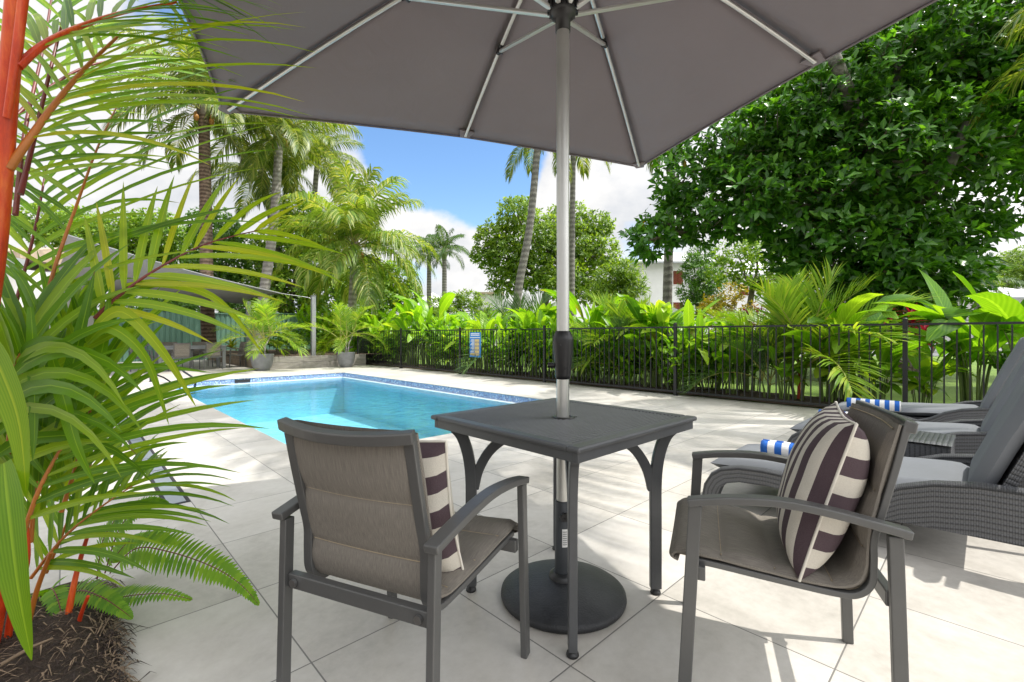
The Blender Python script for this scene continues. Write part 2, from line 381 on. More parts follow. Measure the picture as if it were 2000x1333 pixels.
L_brom = leafm('bromeliad_leaf', [(0.1, (0.12, 0.25, 0.02)), (0.6, (0.35, 0.35, 0.03)), (0.9, (0.5, 0.13, 0.03))], 0.35, 0.35)
L_red = leafm('red_cordyline_leaf', [(0.1, (0.12, 0.01, 0.02)), (0.6, (0.35, 0.02, 0.05)), (0.9, (0.5, 0.05, 0.10))], 0.35, 0.35, tcol=(1.6, 0.6, 0.6))
L_dry = leafm('dry_leaf', [(0.1, (0.10, 0.06, 0.03)), (0.9, (0.26, 0.17, 0.08))], 0.2, 0.7)
# ------------------------------------------------------------------ ground, paving, pool
def structure(o, label, cat): return tag(o, label, cat, None, 'structure')

m, nt, b, out = nm('porcelain_paving'); co = obj_co(nt)
sp = nn(nt, 'ShaderNodeSeparateXYZ', {'Vector': co})
def joint(c, off):
    t = math_(nt, 'FRACT', math_(nt, 'DIVIDE', math_(nt, 'SUBTRACT', c, off), 0.6))
    d = math_(nt, 'MINIMUM', t, math_(nt, 'SUBTRACT', 1.0, t)); return d
jb, ja = joint(sp.outputs['X'], 0.577), joint(sp.outputs['Y'], 0.345)
dj = math_(nt, 'MINIMUM', jb, ja)
line = math_(nt, 'LESS_THAN', dj, 0.0042)
ib = math_(nt, 'FLOOR', math_(nt, 'DIVIDE', math_(nt, 'SUBTRACT', sp.outputs['X'], 0.577), 0.6))
ia = math_(nt, 'FLOOR', math_(nt, 'DIVIDE', math_(nt, 'SUBTRACT', sp.outputs['Y'], 0.345), 0.6))
cv = nn(nt, 'ShaderNodeCombineXYZ', {'X': ib, 'Y': ia})
wnz = nn(nt, 'ShaderNodeTexWhiteNoise', {'Vector': cv.outputs[0]})
shift = nn(nt, 'ShaderNodeVectorMath', {0: co, 1: wnz.outputs['Color']}, operation='ADD')
na = nn(nt, 'ShaderNodeTexNoise', {'Vector': shift.outputs[0], 'Scale': 2.2, 'Detail': 9.0, 'Roughness': 0.62, 'Distortion': 0.8})
nb = nn(nt, 'ShaderNodeTexNoise', {'Vector': co, 'Scale': 22.0, 'Detail': 7.0, 'Roughness': 0.7})
nc = nn(nt, 'ShaderNodeTexNoise', {'Vector': co, 'Scale': 0.7, 'Detail': 5.0})
f = math_(nt, 'ADD', math_(nt, 'MULTIPLY', na.outputs['Fac'], 0.6), math_(nt, 'MULTIPLY', nb.outputs['Fac'], 0.4))
f = math_(nt, 'ADD', f, math_(nt, 'MULTIPLY', math_(nt, 'SUBTRACT', wnz.outputs['Value'], 0.5), 0.16))
col = ramp(nt, f, [(0.28, (0.375, 0.352, 0.315)), (0.5, (0.52, 0.493, 0.45)), (0.74, (0.63, 0.605, 0.565))])
stain = ramp(nt, nc.outputs['Fac'], [(0.40, (1, 1, 1)), (0.70, (0.84, 0.83, 0.81))])
col = mixc(nt, 1.0, col, stain, 'MULTIPLY')
col = mixc(nt, line, col, (0.16, 0.152, 0.14))
nt.links.new(col, b.inputs['Base Color'])
nt.links.new(math_(nt, 'ADD', 0.42, math_(nt, 'MULTIPLY', nb.outputs['Fac'], 0.3)), b.inputs['Roughness'])
bump(nt, b, math_(nt, 'ADD', math_(nt, 'MULTIPLY', nb.outputs['Fac'], 0.12), math_(nt, 'MULTIPLY', math_(nt, 'SMOOTH_MIN', dj, 0.012, 0.01), 60)), 0.25, 0.004)
M_pave = m

PB0, PB1, PA0, PA1 = 1.54, 5.76, 4.08, 12.97           # pool outline in the (b, a) frame
FB = 7.80                                              # fence line
T = 0.05
def slab(mb, x0, x1, y0, y1, z1, z0, m=0): mb.box(((x0 + x1) / 2, (y0 + y1) / 2, (z0 + z1) / 2), (x1 - x0, y1 - y0, z1 - z0), m=m)
mb = MB()
for (x0, x1, y0, y1) in ((-9, PB0, -6, 24), (PB1, FB + 0.12, -6, 15.6), (PB0, PB1, -6, PA0), (PB0, PB1, PA1, 15.6), (PB0, 4.4, 15.6, 24)):
    mb.add([(x0, y0, 0), (x1, y0, 0), (x1, y1, 0), (x0, y1, 0)], [(0, 1, 2, 3)])
structure(mb.build('paving', M_pave, rz=ANG), 'pale beige porcelain paving laid around the pool', 'paving')

# soil and lawn
m, nt, b, out = nm('lawn'); co = obj_co(nt)
n1_ = nn(nt, 'ShaderNodeTexNoise', {'Vector': co, 'Scale': 55.0, 'Detail': 5.0}); n2_ = nn(nt, 'ShaderNodeTexNoise', {'Vector': co, 'Scale': 0.8, 'Detail': 5.0})
f = math_(nt, 'ADD', math_(nt, 'MULTIPLY', n1_.outputs['Fac'], 0.55), math_(nt, 'MULTIPLY', n2_.outputs['Fac'], 0.45))
nt.links.new(ramp(nt, f, [(0.3, (0.05, 0.10, 0.008)), (0.55, (0.13, 0.22, 0.02)), (0.75, (0.22, 0.30, 0.04))]), b.inputs['Base Color'])
b.inputs['Roughness'].default_value = 0.9; bump(nt, b, n1_.outputs['Fac'], 0.8, 0.03); M_lawn = m
m, nt, b, out = nm('mulch'); co = obj_co(nt)
n1_ = nn(nt, 'ShaderNodeTexNoise', {'Vector': co, 'Scale': 45.0, 'Detail': 8.0, 'Roughness': 0.75, 'Distortion': 1.5})
nt.links.new(ramp(nt, n1_.outputs['Fac'], [(0.32, (0.018, 0.011, 0.008)), (0.55, (0.085, 0.055, 0.035)), (0.75, (0.20, 0.14, 0.095))]), b.inputs['Base Color'])
b.inputs['Roughness'].default_value = 0.95; bump(nt, b, n1_.outputs['Fac'], 1.0, 0.03); M_mulch = m
M_mulch_l = plain('light_fibre', (0.24, 0.17, 0.11), 0.9, 0, 0.35, 30)
M_mulch_d = plain('dark_fibre', (0.035, 0.022, 0.016), 0.9, 0, 0.35, 30)
M_road = plain('asphalt', (0.17, 0.17, 0.175), 0.85, 0, 0.15, 3.0)

mb = MB()
mb.add([(FB + 0.12, -60, -.03), (400, -60, -.03), (400, 400, -.03), (FB + 0.12, 400, -.03)], [(0, 1, 2, 3)])
structure(mb.build('lawn', M_lawn, rz=ANG), 'bright green lawn beyond the black pool fence', 'lawn')
mb = MB()
mb.add([(-400, 24, -.04), (FB + .12, 24, -.04), (FB + .12, 400, -.04), (-400, 400, -.04)], [(0, 1, 2, 3)])
mb.add([(-400, -60, -.04), (-9, -60, -.04), (-9, 24, -.04), (-400, 24, -.04)], [(0, 1, 2, 3)])
mb.add([(-9, -60, -.04), (FB + .12, -60, -.04), (FB + .12, -6, -.04), (-9, -6, -.04)], [(0, 1, 2, 3)])
mb.add([(4.4, 15.6, -.04), (FB + .12, 15.6, -.04), (FB + .12, 24, -.04), (4.4, 24, -.04)], [(0, 1, 2, 3)])
structure(mb.build('ground', M_mulch, rz=ANG), 'brown soil beyond the paving', 'ground')
mb = MB()
def mound(x0, x1, y0, y1, z, amp, nx, ny, seed, edge=0.25):
    def fn(u, v):
        x, y = x0 + (x1 - x0) * u, y0 + (y1 - y0) * v
        e = min(u * (x1 - x0), (1 - u) * (x1 - x0), edge) / edge
        return Vector((x, y, z * (0.25 + 0.75 * e) + amp * e * noise.noise(Vector((x * 2.1, y * 2.1, seed))) + amp * .5 * noise.noise(Vector((x * 7, y * 7, seed)))))
    return fn
mb.grid(mound(FB + 0.14, 9.35, -6, 30, 0.05, 0.04, 0, 0, 2.0), 10, 200)
structure(mb.build('mulch_bed', M_mulch, rz=ANG), 'brown bark mulch strip behind the black pool fence', 'mulch')
mb = MB()
mb.add([(60, 24, 0), (60, 60, 0), (4, 60, 0), (5, 34, 0), (7, 24, 0)][::-1], [(0, 1, 2, 3, 4)])
structure(mb.build('road', M_road, loc=(0, 0, -0.02)), 'grey driveway beyond the lawn', 'road')

# pool
m, nt, b, out = nm('pool_mosaic')
uv = nt.nodes.new('ShaderNodeUVMap').outputs[0]
br = nn(nt, 'ShaderNodeTexBrick', {'Vector': uv, 'Scale': 1.0, 'Mortar Size': 0.0035, 'Brick Width': 0.026, 'Row Height': 0.026, 'Color1': (0, 0, 0, 1), 'Color2': (1, 1, 1, 1), 'Mortar': (0.5, 0.5, 0.5, 1), 'Bias': 0.0}, offset=0.0)
vor = nn(nt, 'ShaderNodeVectorMath', {0: uv, 1: (38.46, 38.46, 38.46)}, operation='MULTIPLY')
fl = nn(nt, 'ShaderNodeVectorMath', {0: vor.outputs[0]}, operation='FLOOR')
wz = nn(nt, 'ShaderNodeTexWhiteNoise', {'Vector': fl.outputs[0]})
c = ramp(nt, wz.outputs['Value'], [(0.0, (0.02, 0.06, 0.28)), (0.35, (0.05, 0.16, 0.50)), (0.6, (0.12, 0.30, 0.62)), (0.85, (0.34, 0.52, 0.74)), (0.95, (0.6, 0.7, 0.8))], 'CONSTANT')
nt.links.new(mixc(nt, br.outputs['Fac'], c, (0.42, 0.50, 0.58)), b.inputs['Base Color']); b.inputs['Roughness'].default_value = 0.15; M_mosaic = m
M_shell = plain('aqua_pool_shell', (0.40, 0.76, 0.88), 0.4, 0, 0.08, 2.5)
M_lip = plain('white_pool_lip', (0.72, 0.80, 0.82), 0.35, 0, 0.03, 3)
m, nt, b, out = nm('pool_water'); co = obj_co(nt)
nw = nn(nt, 'ShaderNodeTexNoise', {'Vector': co, 'Scale': 3.6, 'Detail': 4.0, 'Distortion': 0.8})
bp = nn(nt, 'ShaderNodeBump', {'Height': nw.outputs['Fac'], 'Strength': 0.30, 'Distance': 0.05})
tr = nt.nodes.new('ShaderNodeBsdfTransparent'); tr.inputs['Color'].default_value = (0.75, 0.94, 0.99, 1)
gl = nn(nt, 'ShaderNodeBsdfGlossy', {'Roughness': 0.02, 'Normal': bp.outputs[0]})
fr = nn(nt, 'ShaderNodeFresnel', {'IOR': 1.33, 'Normal': bp.outputs[0]})
ms = nn(nt, 'ShaderNodeMixShader', {0: fr.outputs[0], 1: tr.outputs[0], 2: gl.outputs[0]}); nt.links.new(ms.outputs[0], out.inputs['Surface']); M_water = m

pool = thing('swimming_pool', 'rectangular turquoise swimming pool with a blue mosaic waterline', 'pool', (0, 0, 0), ANG)
x0, x1, y0, y1 = PB0, PB1, PA0, PA1
mb = MB(); D = -1.15
L = 0.03
mb.add([(x0, y0, D), (x1, y0, D), (x1, y1, D), (x0, y1, D)], [(0, 1, 2, 3)])
ring = lambda z: [(x0, y0, z), (x1, y0, z), (x1, y1, z), (x0, y1, z)]
mb.add(ring(D) + ring(-0.155), [(i, 4 + i, 4 + (i + 1) % 4, (i + 1) % 4) for i in range(4)])
# entry steps and bench at the near end
slab(mb, x0, x0 + 1.2, y0, y0 + .45, -0.42, D); slab(mb, x0, x0 + 1.2, y0 + .45, y0 + .85, -0.75, D)
mb.build('basin', M_shell, pool)
mb = MB()
per = [((x0, y0), (x1, y0)), ((x1, y0), (x1, y1)), ((x1, y1), (x0, y1)), ((x0, y1), (x0, y0))]
s = 0
for (p, q) in per:
    ln = math.dist(p, q)
    mb.add([(p[0], p[1], -.145), (q[0], q[1], -.145), (q[0], q[1], -.012), (p[0], p[1], -.012)], [(3, 2, 1, 0)], [[(s, .133), (s + ln, .133), (s + ln, 0), (s, 0)]]); s += ln
mb.build('tile_band', M_mosaic, pool)
mb = MB()
for (p, q) in per:                                           # nosing of the coping, pool side
    d = Vector((q[0] - p[0], q[1] - p[1], 0)).normalized()
    inn = Vector((-d.y, d.x, 0))
    c = Vector(((p[0] + q[0]) / 2, (p[1] + q[1]) / 2, -0.006)) + inn * 0.006
    mb.box(c, (abs(d.x) * math.dist(p, q) + abs(d.y) * .012, abs(d.y) * math.dist(p, q) + abs(d.x) * .012, 0.012))
mb.build('coping_edge', M_pave, pool)
mb = MB()
w = 0.10
slab(mb, x0, x1, y1 - w, y1, -.128, -.21); slab(mb, x1 - w, x1, y0, y1 - w, -.128, -.21)
slab(mb, x0, x0 + .05, y0, y1 - w, -.150, -.21); slab(mb, x0 + .05, x1 - w, y0, y0 + .05, -.150, -.21)
mb.build('pool_lip', M_lip, pool)
mb = MB()
sk = P(482, 741); sb = sk.x * CA + sk.y * SA
mb.box((sb, y1 - .008, -.072), (.34, .02, .075)); mb.build('skimmer_mouth', M_slot, pool)
mb = MB()
mb.add([(x0, y0, -.138), (x1, y0, -.138), (x1, y1, -.138), (x0, y1, -.138)], [(0, 1, 2, 3)])
structure(mb.build('water', M_water, rz=ANG), 'clear turquoise pool water', 'water')

# pool handrail: arched tube at the far left corner
hr = thing('pool_handrail', 'dark curved metal handrail at the far left end of the pool', 'handrail', P(296, 746))
o = hr.location
Y0, Y1 = o.y, P(367, 757).y
A_ = [P(294, 746), Q(294, 728, Y0), Q(283, 690, Y0), Q(284, 676, Y0), Q(294, 671, Y0), Q(306, 678, Y0 - .05), Q(320, 691, Y0 - .1), Q(340, 709, Y0 - .2), Q(360, 727, Y0 - .3), Q(374, 736, Y0 - .32), Q(382, 746, Y0 - .33), Q(381, 755, Y0 - .34), Q(374, 763, Y0 - .34)]
mb = MB(); mb.tube([p - o for p in A_], 0.022, 10); mb.build('handrail_arch', M_steel_dark, hr)
mb = MB(); mb.tube([Q(294, 728, Y0) - o, Q(320, 738, Y0 - .12) - o, Q(352, 759, Y0 - .25) - o], 0.018, 10); mb.build('lower_rail', M_steel_dark, hr)
mb = MB(); mb.lathe([(.05, 0), (.05, .012), (.03, .02)], 20); mb.build('floor_flange', M_steel_dark, hr)

# strip drain
dr = thing('strip_drain', 'narrow stainless strip drain set in the paving left of the pool', 'drain', (0, 0, 0), ANG)
mb = MB(); slab(mb, .44, .575, 3.58, 9.5, .0035, -.02); mb.build('drain_channel', M_slot, dr)
mb = MB()
for k in range(12):
    slab(mb, .462, .553, 3.60 + k * .49, 3.60 + k * .49 + .47, .006, .001)
mb.build('drain_grate', M_grate, dr)

# ------------------------------------------------------------------ black pool fence, one thing: posts, panels > rails, pickets
fence = thing('pool_fence', 'long black metal picket fence along the far side of the pool', 'fence', (0, 0, 0), ANG)
posts = [.755 + 3.13 * k for k in range(-2, 5)] + [16.35]
mb = MB(); mb.box((0, 0, .64), (.05, .05, 1.28)); mb.lathe([(.036, 1.28), (.036, 1.288), (.01, 1.30)], 4); mb.lathe([(.055, 0), (.055, .012)], 4)
post_me = mb.mesh('post', M_fence)
mb = MB(); mb.box((0, 0, .64), (.016, .016, 1.11)); picket_me = mb.mesh('picket', M_fence)
for y in posts: link('post', post_me, fence, (FB, y, 0))
for k in range(len(posts) - 1):
    ya, yb = posts[k] + .026, posts[k + 1] - .026
    mb = MB(); mb.box((0, 0, 1.215), (.04, yb - ya, .028)); pn = mb.build('fence_panel', M_fence, fence, loc=(FB, (ya + yb) / 2, 0))
    mb = MB(); mb.box((0, 0, .075), (.04, yb - ya, .03)); mb.build('bottom_rail', M_fence, pn)
    n = round((yb - ya) / .112)
    for i in range(1, n): link('picket', picket_me, pn, (0, -(yb - ya) / 2 + (yb - ya) * i / n, 0))
# safety sign on the fence
ss = W(FB - .035, 9.44, 0)
M_sblue = plain('sign_blue', (0.03, 0.20, 0.55), 0.4, 0, 0.04, 4); M_sye = plain('sign_tan', (0.62, 0.48, 0.20), 0.45, 0, 0.15, 12); M_swh = plain('sign_white', (0.75, 0.78, 0.8), 0.45, 0, .03, 4)
sg = thing('safety_sign', 'blue and yellow safety sign with white text lines hung on the black fence', 'sign', ss, ANG)
def fr_(mb, y0, y1, z0, z1, th): mb.box((-th, (y0 + y1) / 2, (z0 + z1) / 2), (.004, y1 - y0, z1 - z0))
mb = MB(); mb.box((0, 0, .82), (.008, .46, .66)); mb.build('sign_board', M_sblue, sg)
mb = MB(); fr_(mb, -.17, .02, .54, .97, .006); fr_(mb, .03, .20, .54, .60, .006); mb.build('yellow_panel', M_sye, sg)
mb = MB()
for k in range(2): fr_(mb, -.18, .18, 1.06 + k * .04, 1.083 + k * .04, .006)
fr_(mb, -.2, .2, 1.0, 1.02, .006)
for k in range(11): fr_(mb, .045, .19 - .03 * (k % 3), .62 + k * .032, .637 + k * .032, .006)
mb.build('text_lines', M_swh, sg)
mb = MB()
for k in range(4):
    for j in range(3): mb.box((-.009, -.14 + j * .06, .585 + k * .10), (.003, .035, .05 - .01 * ((j + k) % 2)))
mb.build('pictograms', M_print, sg)

# ------------------------------------------------------------------ raised timber planter at the far end
M_timber = None
m, nt, b, out = nm('grey_timber_sleeper'); co = obj_co(nt)
mpn = nn(nt, 'ShaderNodeMapping', {'Vector': co}); mpn.inputs['Scale'].default_value = (1.2, 1.2, 14)
n_ = nn(nt, 'ShaderNodeTexNoise', {'Vector': mpn.outputs[0], 'Scale': 3.0, 'Detail': 8.0, 'Roughness': .7})
nt.links.new(ramp(nt, n_.outputs['Fac'], [(0.3, (0.18, 0.165, 0.145)), (0.7, (0.36, 0.34, 0.31))]), b.inputs['Base Color']); b.inputs['Roughness'].default_value = .85
bump(nt, b, n_.outputs['Fac'], .5, .01); M_timber = m
M_timber_b = plain('brown_timber_sleeper', (0.27, 0.21, 0.15), .85, 0, .3, 5)
rw = thing('timber_planter', 'low grey timber sleeper wall holding a raised garden bed', 'planter', (0, 0, 0), ANG)
mb = MB()
for k in range(2):
    slab(mb, 4.4, 7.7, 15.5, 15.57, .20 * k + .195, .20 * k)
mb.build('front_sleepers', M_timber, rw, bevel=.006)
mb = MB()
for k in range(2):
    for (ya, yb) in ((15.575, 18), (18.004, 20.4), (20.404, 23.5)): slab(mb, 4.4, 4.47, ya, yb, .20 * k + .195, .20 * k)
mb.build('side_sleepers', M_timber_b, rw, bevel=.006)
mb = MB(); mb.grid(mound(4.47, 9.2, 15.57, 24, .37, .05, 0, 0, 9.0, .02), 24, 40); mb.build('soil_fill', M_mulch, rw)

# green sheet-metal boundary fence
M_green = plain('green_sheet_steel', (0.14, 0.27, 0.20), .45, .1, .08, 1.2)
gf = thing('boundary_fence', 'green corrugated metal boundary fence behind the dining set', 'fence', (0, 0, 0), ANG)
for k in range(8):
    xa = -6.0 + k * 2.4; top = 2.02 + .09 * (k % 2)
    mb = MB(); pts = []
    n = 12
    for i in range(n):
        xx = xa + .02 + i * (2.36 / n); wv = 2.36 / n
        pts += [(xx, 0), (xx + wv * .55, 0), (xx + wv * .65, .035), (xx + wv * .9, .035)]
    pts.append((xa + 2.38, 0))
    for i in range(len(pts) - 1):
        (xa_, ya_), (xb_, yb_) = pts[i], pts[i + 1]
        mb.add([(xa_, 24 + ya_, 0), (xb_, 24 + yb_, 0), (xb_, 24 + yb_, top), (xa_, 24 + ya_, top)], [(0, 1, 2, 3)])
    mb.build('sheet_panel', M_green, gf)
    mb = MB(); mb.box((xa + 1.2, 23.99, top + .02), (2.38, .07, .05)); mb.box((xa, 23.985, top / 2), (.05, .08, top + .04)); mb.build('rail_and_post', M_green, gf)

# ------------------------------------------------------------------ buildings
def building(name, label, cat, u0, u1, y, top, depth, wallm=None, rz=0.0):
    a, b_ = Q(u0, V0, y), Q(u1, V0, y); t = thing(name, label, cat, (a.x, y, 0), rz)
    w = b_.x - a.x
    mb = MB(); mb.box((w / 2, depth / 2, top / 2 - .05), (w, depth, top)); mb.build('wall', wallm or M_white, t); return t, w
def window(t, x, z, w, h, shutter=None, y=0.0, frame=None):
    mb = MB(); th = .06
    for (cx, cz, ww, hh) in ((x, z + h / 2, w + .12, th), (x, z - h / 2, w + .12, th), (x - w / 2, z, th, h - th), (x + w / 2, z, th, h - th)): mb.box((cx, y - .03, cz), (ww, .06, hh))
    o = mb.build('window', frame or M_white, t)
    mb = MB()
    if shutter:
        n = int(h / .09)
        for k in range(n): mb.box((x, y - .03, z - h / 2 + h * (k + .5) / n), (w - .02, .05, h / n * .72), Matrix.Rotation(.5, 3, 'X'))
        mb.box((x, y - .02, z), (.05, .055, h)); mb.build('shutter', shutter, o)
    else:
        mb.box((x, y - .012, z), (w - .02, .02, h - .02)); mb.build('pane', M_dark_glass, o)
def hip(t, x0, x1, y0, y1, z, h, ov=.5, mat=None):
    mb = MB(); x0 -= ov; x1 += ov; y0 -= ov; y1 += ov; k = min(x1 - x0, y1 - y0) / 2
    if x1 - x0 > y1 - y0: r0, r1 = (x0 + k, (y0 + y1) / 2, z + h), (x1 - k, (y0 + y1) / 2, z + h); fs = [(0, 1, 5, 4), (1, 2, 5), (2, 3, 4, 5), (3, 0, 4), (3, 2, 1, 0)]
    else: r0, r1 = ((x0 + x1) / 2, y0 + k, z + h), ((x0 + x1) / 2, y1 - k, z + h); fs = [(0, 1, 4), (1, 2, 5, 4), (2, 3, 5), (3, 0, 4, 5), (3, 2, 1, 0)]
    mb.add([(x0, y0, z), (x1, y0, z), (x1, y1, z), (x0, y1, z), r0, r1], fs); ro = mb.build('roof', mat or M_white_roof, t)
    mb = MB(); mb.box(((x0 + x1) / 2, y0 - .04, z - .06), (x1 - x0, .1, .16)); mb.build('gutter', M_gutter, ro)
    return ro
# three-storey block behind the palms on the right
t, w = building('apartment_block', 'white apartment block with red brown shutters behind the slender grey palm trunk', 'building', 1252, 1420, 44, 8.0, 9)
for zz in (6.55, 3.55, 1.3):
    window(t, (1324 - 1252) / F * 44, zz if zz > 1.4 else 1.1, 1.0, 1.35, M_shutter)
hip(t, 0, w, 0, 9, 8.0, 1.8, .7)
mb = MB(); p = (1292 - 1252) / F * 44
mb.prism([(-1.7, 0), (1.7, 0), (1.9, .1), (0, .95), (-1.9, .1)], (p, -1.2, 2.75), (1, 0, 0), (0, 0, 1), (0, 1, 0), 2.4); 
pr = mb.build('porch_roof', M_gutter, t)
mb = MB(); mb.box((p - 1.5, -2.2, 1.37), (.14, .14, 2.74)); mb.box((p + 1.5, -2.2, 1.37), (.14, .14, 2.74)); mb.build('porch_posts', M_white, t)
mb = MB(); mb.box((p, -.02, 1.1), (1.1, .05, 2.2)); mb.build('door', M_dark_glass, t)
t, w = building('villa', 'pale villa with a light hipped roof partly hidden behind the dense dark tree', 'building', 1425, 1600, 50, 7.6, 9)
hip(t, 0, w, 0, 9, 7.6, 2.2, .6)
for k in range(3): window(t, 1.5 + k * 3, 6.0, 1.1, 1.3, M_shutter)
# low buildings beyond the garden, centre left
t, w = building('garden_pavilion', 'low white pavilion with a tiled roof glimpsed left of the twin royal palms', 'building', 805, 872, 47, 3.9, 7)
hip(t, 0, w, 0, 7, 3.9, 1.7, .5); window(t, w * .5, 2.3, .9, 1.2)
t, w = building('white_house', 'white two-tier house with flat parapets glimpsed left of the round central tree', 'building', 926, 985, 46, 3.6, 7)
mb = MB(); mb.box((w / 2, 3, 4.4), (w * .8, 5, 1.7)); mb.build('upper_storey', M_white, t)
mb = MB(); mb.box((w / 2, 3, 5.3), (w * .95, 5.8, .18)); mb.build('parapet', M_tanroof, t)
mb = MB(); mb.box((w / 2, -.1, 3.65), (w + .6, .6, .2)); mb.build('eave', M_gutter, t)
for k in range(3): window(t, .6 + k * 1.0, 2.4, .6, 1.1)
# house at the right edge
t, w = building('hip_roof_house', 'white house with a hipped metal roof at the right edge of the garden', 'building', 1942, 2080, 40, 4.35, 8)
hip(t, 0, w, 0, 8, 4.35, 1.3, .6)
window(t, 1.3, 3.55, .9, 1.1); window(t, 3.6, 3.55, .9, 1.1)
t, w = building('carport', 'low white flat-roofed carport in front of the hip-roofed house', 'carport', 1936, 2060, 34, .15, .1)
mb = MB(); mb.box((w / 2, 2.5, 2.55), (w + .4, 5.4, .55)); mb.build('roof', M_white_roof, t)
mb = MB(); mb.box((.2, .3, 1.13), (.16, .16, 2.27)); mb.box((w - .2, .3, 1.13), (.16, .16, 2.27)); mb.build('posts', M_white, t)
# white house at the far left, behind the lipstick palm
t, w = building('neighbour_house', 'white house with a grey gutter behind the lipstick palm at the far left', 'house', -420, 40, 13.0, 3.0, 2.4)
mb = MB(); mb.box((w / 2, -.12, 3.09), (w + .3, .3, .25)); mb.build('gutter', M_gutter, t)
mb = MB(); mb.prism([(-.15, 0), (2.6, 0), (2.6, .2), (1.2, .55), (-.15, .2)], (w / 2, 0, 3.22), (0, 1, 0), (0, 0, 1), (1, 0, 0), w + .3); mb.build('roof', M_tanroof, t)
window(t, w - 1.6, 1.6, 1.2, 1.2)
# ------------------------------------------------------------------ umbrella
m, nt, b, out = nm('taupe_canopy_cloth'); co = obj_co(nt)
n_ = nn(nt, 'ShaderNodeTexNoise', {'Vector': co, 'Scale': 900.0, 'Detail': 2.0}); n2_ = nn(nt, 'ShaderNodeTexNoise', {'Vector': co, 'Scale': 1.4, 'Detail': 4.0})
f = math_(nt, 'ADD', math_(nt, 'MULTIPLY', n_.outputs['Fac'], .4), math_(nt, 'MULTIPLY', n2_.outputs['Fac'], .6))
c = ramp(nt, f, [(0.3, (0.232, 0.204, 0.215)), (0.7, (0.275, 0.244, 0.254))])
nt.links.new(c, b.inputs['Base Color']); b.inputs['Roughness'].default_value = .9; mpw = nn(nt, 'ShaderNodeMapping', {'Vector': co}); mpw.inputs['Scale'].default_value = (1.0, 1.0, 1.0)
nwr = nn(nt, 'ShaderNodeTexNoise', {'Vector': mpw.outputs[0], 'Scale': 4.5, 'Detail': 5.0, 'Distortion': 1.2})
bump(nt, b, math_(nt, 'ADD', math_(nt, 'MULTIPLY', n_.outputs['Fac'], .05), nwr.outputs['Fac']), .35, .02)
trn = nn(nt, 'ShaderNodeBsdfTranslucent', {'Color': (0.24, 0.20, 0.21, 1)}); mxs = nn(nt, 'ShaderNodeMixShader', {0: 0.20, 1: b.outputs[0], 2: trn.outputs[0]}); nt.links.new(mxs.outputs[0], out.inputs['Surface']); M_canopy = m

UC = Vector((0.21, 1.90, 0)); APEX = 2.88
um = thing('patio_umbrella', 'large square taupe patio umbrella with a silver pole standing through the table', 'umbrella', UC)
cC, cL = Vector((.853, 1.927, 2.478)), Vector((-1.962, .89, 2.44))
cC2, cL2 = Vector((-.853, -1.927, 2.45)), Vector((1.962, -.89, 2.46))
corners = [cC, cL, cC2, cL2]
tips = []
for i in range(4):
    tips.append(corners[i]); mid = (corners[i] + corners[(i + 1) % 4]) / 2; mid.z += .045; tips.append(mid)
apex = Vector((0, 0, APEX))
def can_pt(i, s_, r_):
    """point in gore i: s_ across from rib i to rib i+1, r_ from apex to edge"""
    a_, b_ = tips[i], tips[(i + 1) % 8]
    e = a_.lerp(b_, s_); bow = 4 * s_ * (1 - s_)
    e = e * (1 - .018 * bow); e.z = a_.z + (b_.z - a_.z) * s_ - .006 * bow
    p = apex.lerp(e, r_); p.z += -.035 * bow * math.sin(math.pi * min(1, r_)) * .8 + .03 * math.sin(math.pi * r_)
    return p
mb = MB()
for i in range(8): mb.grid(lambda s_, r_, i=i: can_pt(i, s_, .02 + .98 * r_), 12, 14)
o = mb.build('canopy', M_canopy, um)
sol = o.modifiers.new('cloth', 'SOLIDIFY'); sol.thickness = .003; sol.offset = 1
mb = MB()
for i in range(8):                                            # edge hem
    pts = [can_pt(i, k / 10, 1.0) + Vector((0, 0, -.008)) for k in range(11)]
    mb.tube(pts, .0055, 5, True)
mb.build('canopy_hem', M_canopy, o)
for i in range(8):
    t_ = tips[i]; d = (t_ - apex).normalized(); sd = d.cross(UP).normalized(); n_up = sd.cross(d)
    mb = MB(); e = t_ - d * .005 - UP * .012
    mb.prism([(-.055, -.075), (.055, -.075), (.03, .0), (-.03, .0)], e, sd, d, n_up, .012)
    mb.build('rib_pocket', M_canopy, o)
def rib_pt(i, t): 
    p = apex.lerp(tips[i], t); p.z += .03 * math.sin(math.pi * t) - .028; return p
RUN = 2.41
for i in range(8):
    mb = MB(); mb.tube([rib_pt(i, .04 + .935 * k / 10) for k in range(11)], .0105, 8, flat=.8); rb = mb.build('rib', M_rib, um)
    tt = .365 if i % 2 == 0 else .50
    j = rib_pt(i, tt); j2 = j - UP * .016
    d = Vector((j.x, j.y, 0)).normalized()
    mb = MB(); mb.sweep([d * .055 + Vector((0, 0, RUN)), j2], .022, .014, d.cross(UP)); mb.build('strut', M_rib, um, bevel=.004)
    mb = MB(); mb.tube([j2 + d.cross(UP) * .016, j2 - d.cross(UP) * .016], .013, 8); td = (tips[i] - apex).normalized()
    mb.tube([j - td * .03, j + td * .035], .014, 8); mb.build('joint_clip', M_black, rb)
mb = MB(); mb.tube([(0, 0, .10), (0, 0, APEX - .05)], .0265, 24); mb.build('pole', M_alu, um)
mb = MB(); mb.lathe([(.027, RUN - .085), (.031, RUN - .085), (.031, RUN - .035), (.05, RUN - .02), (.058, RUN - .005), (.058, RUN + .035), (.045, RUN + .05), (.03, RUN + .055)], 28); mb.build('runner_hub', M_black, um)
mb = MB()
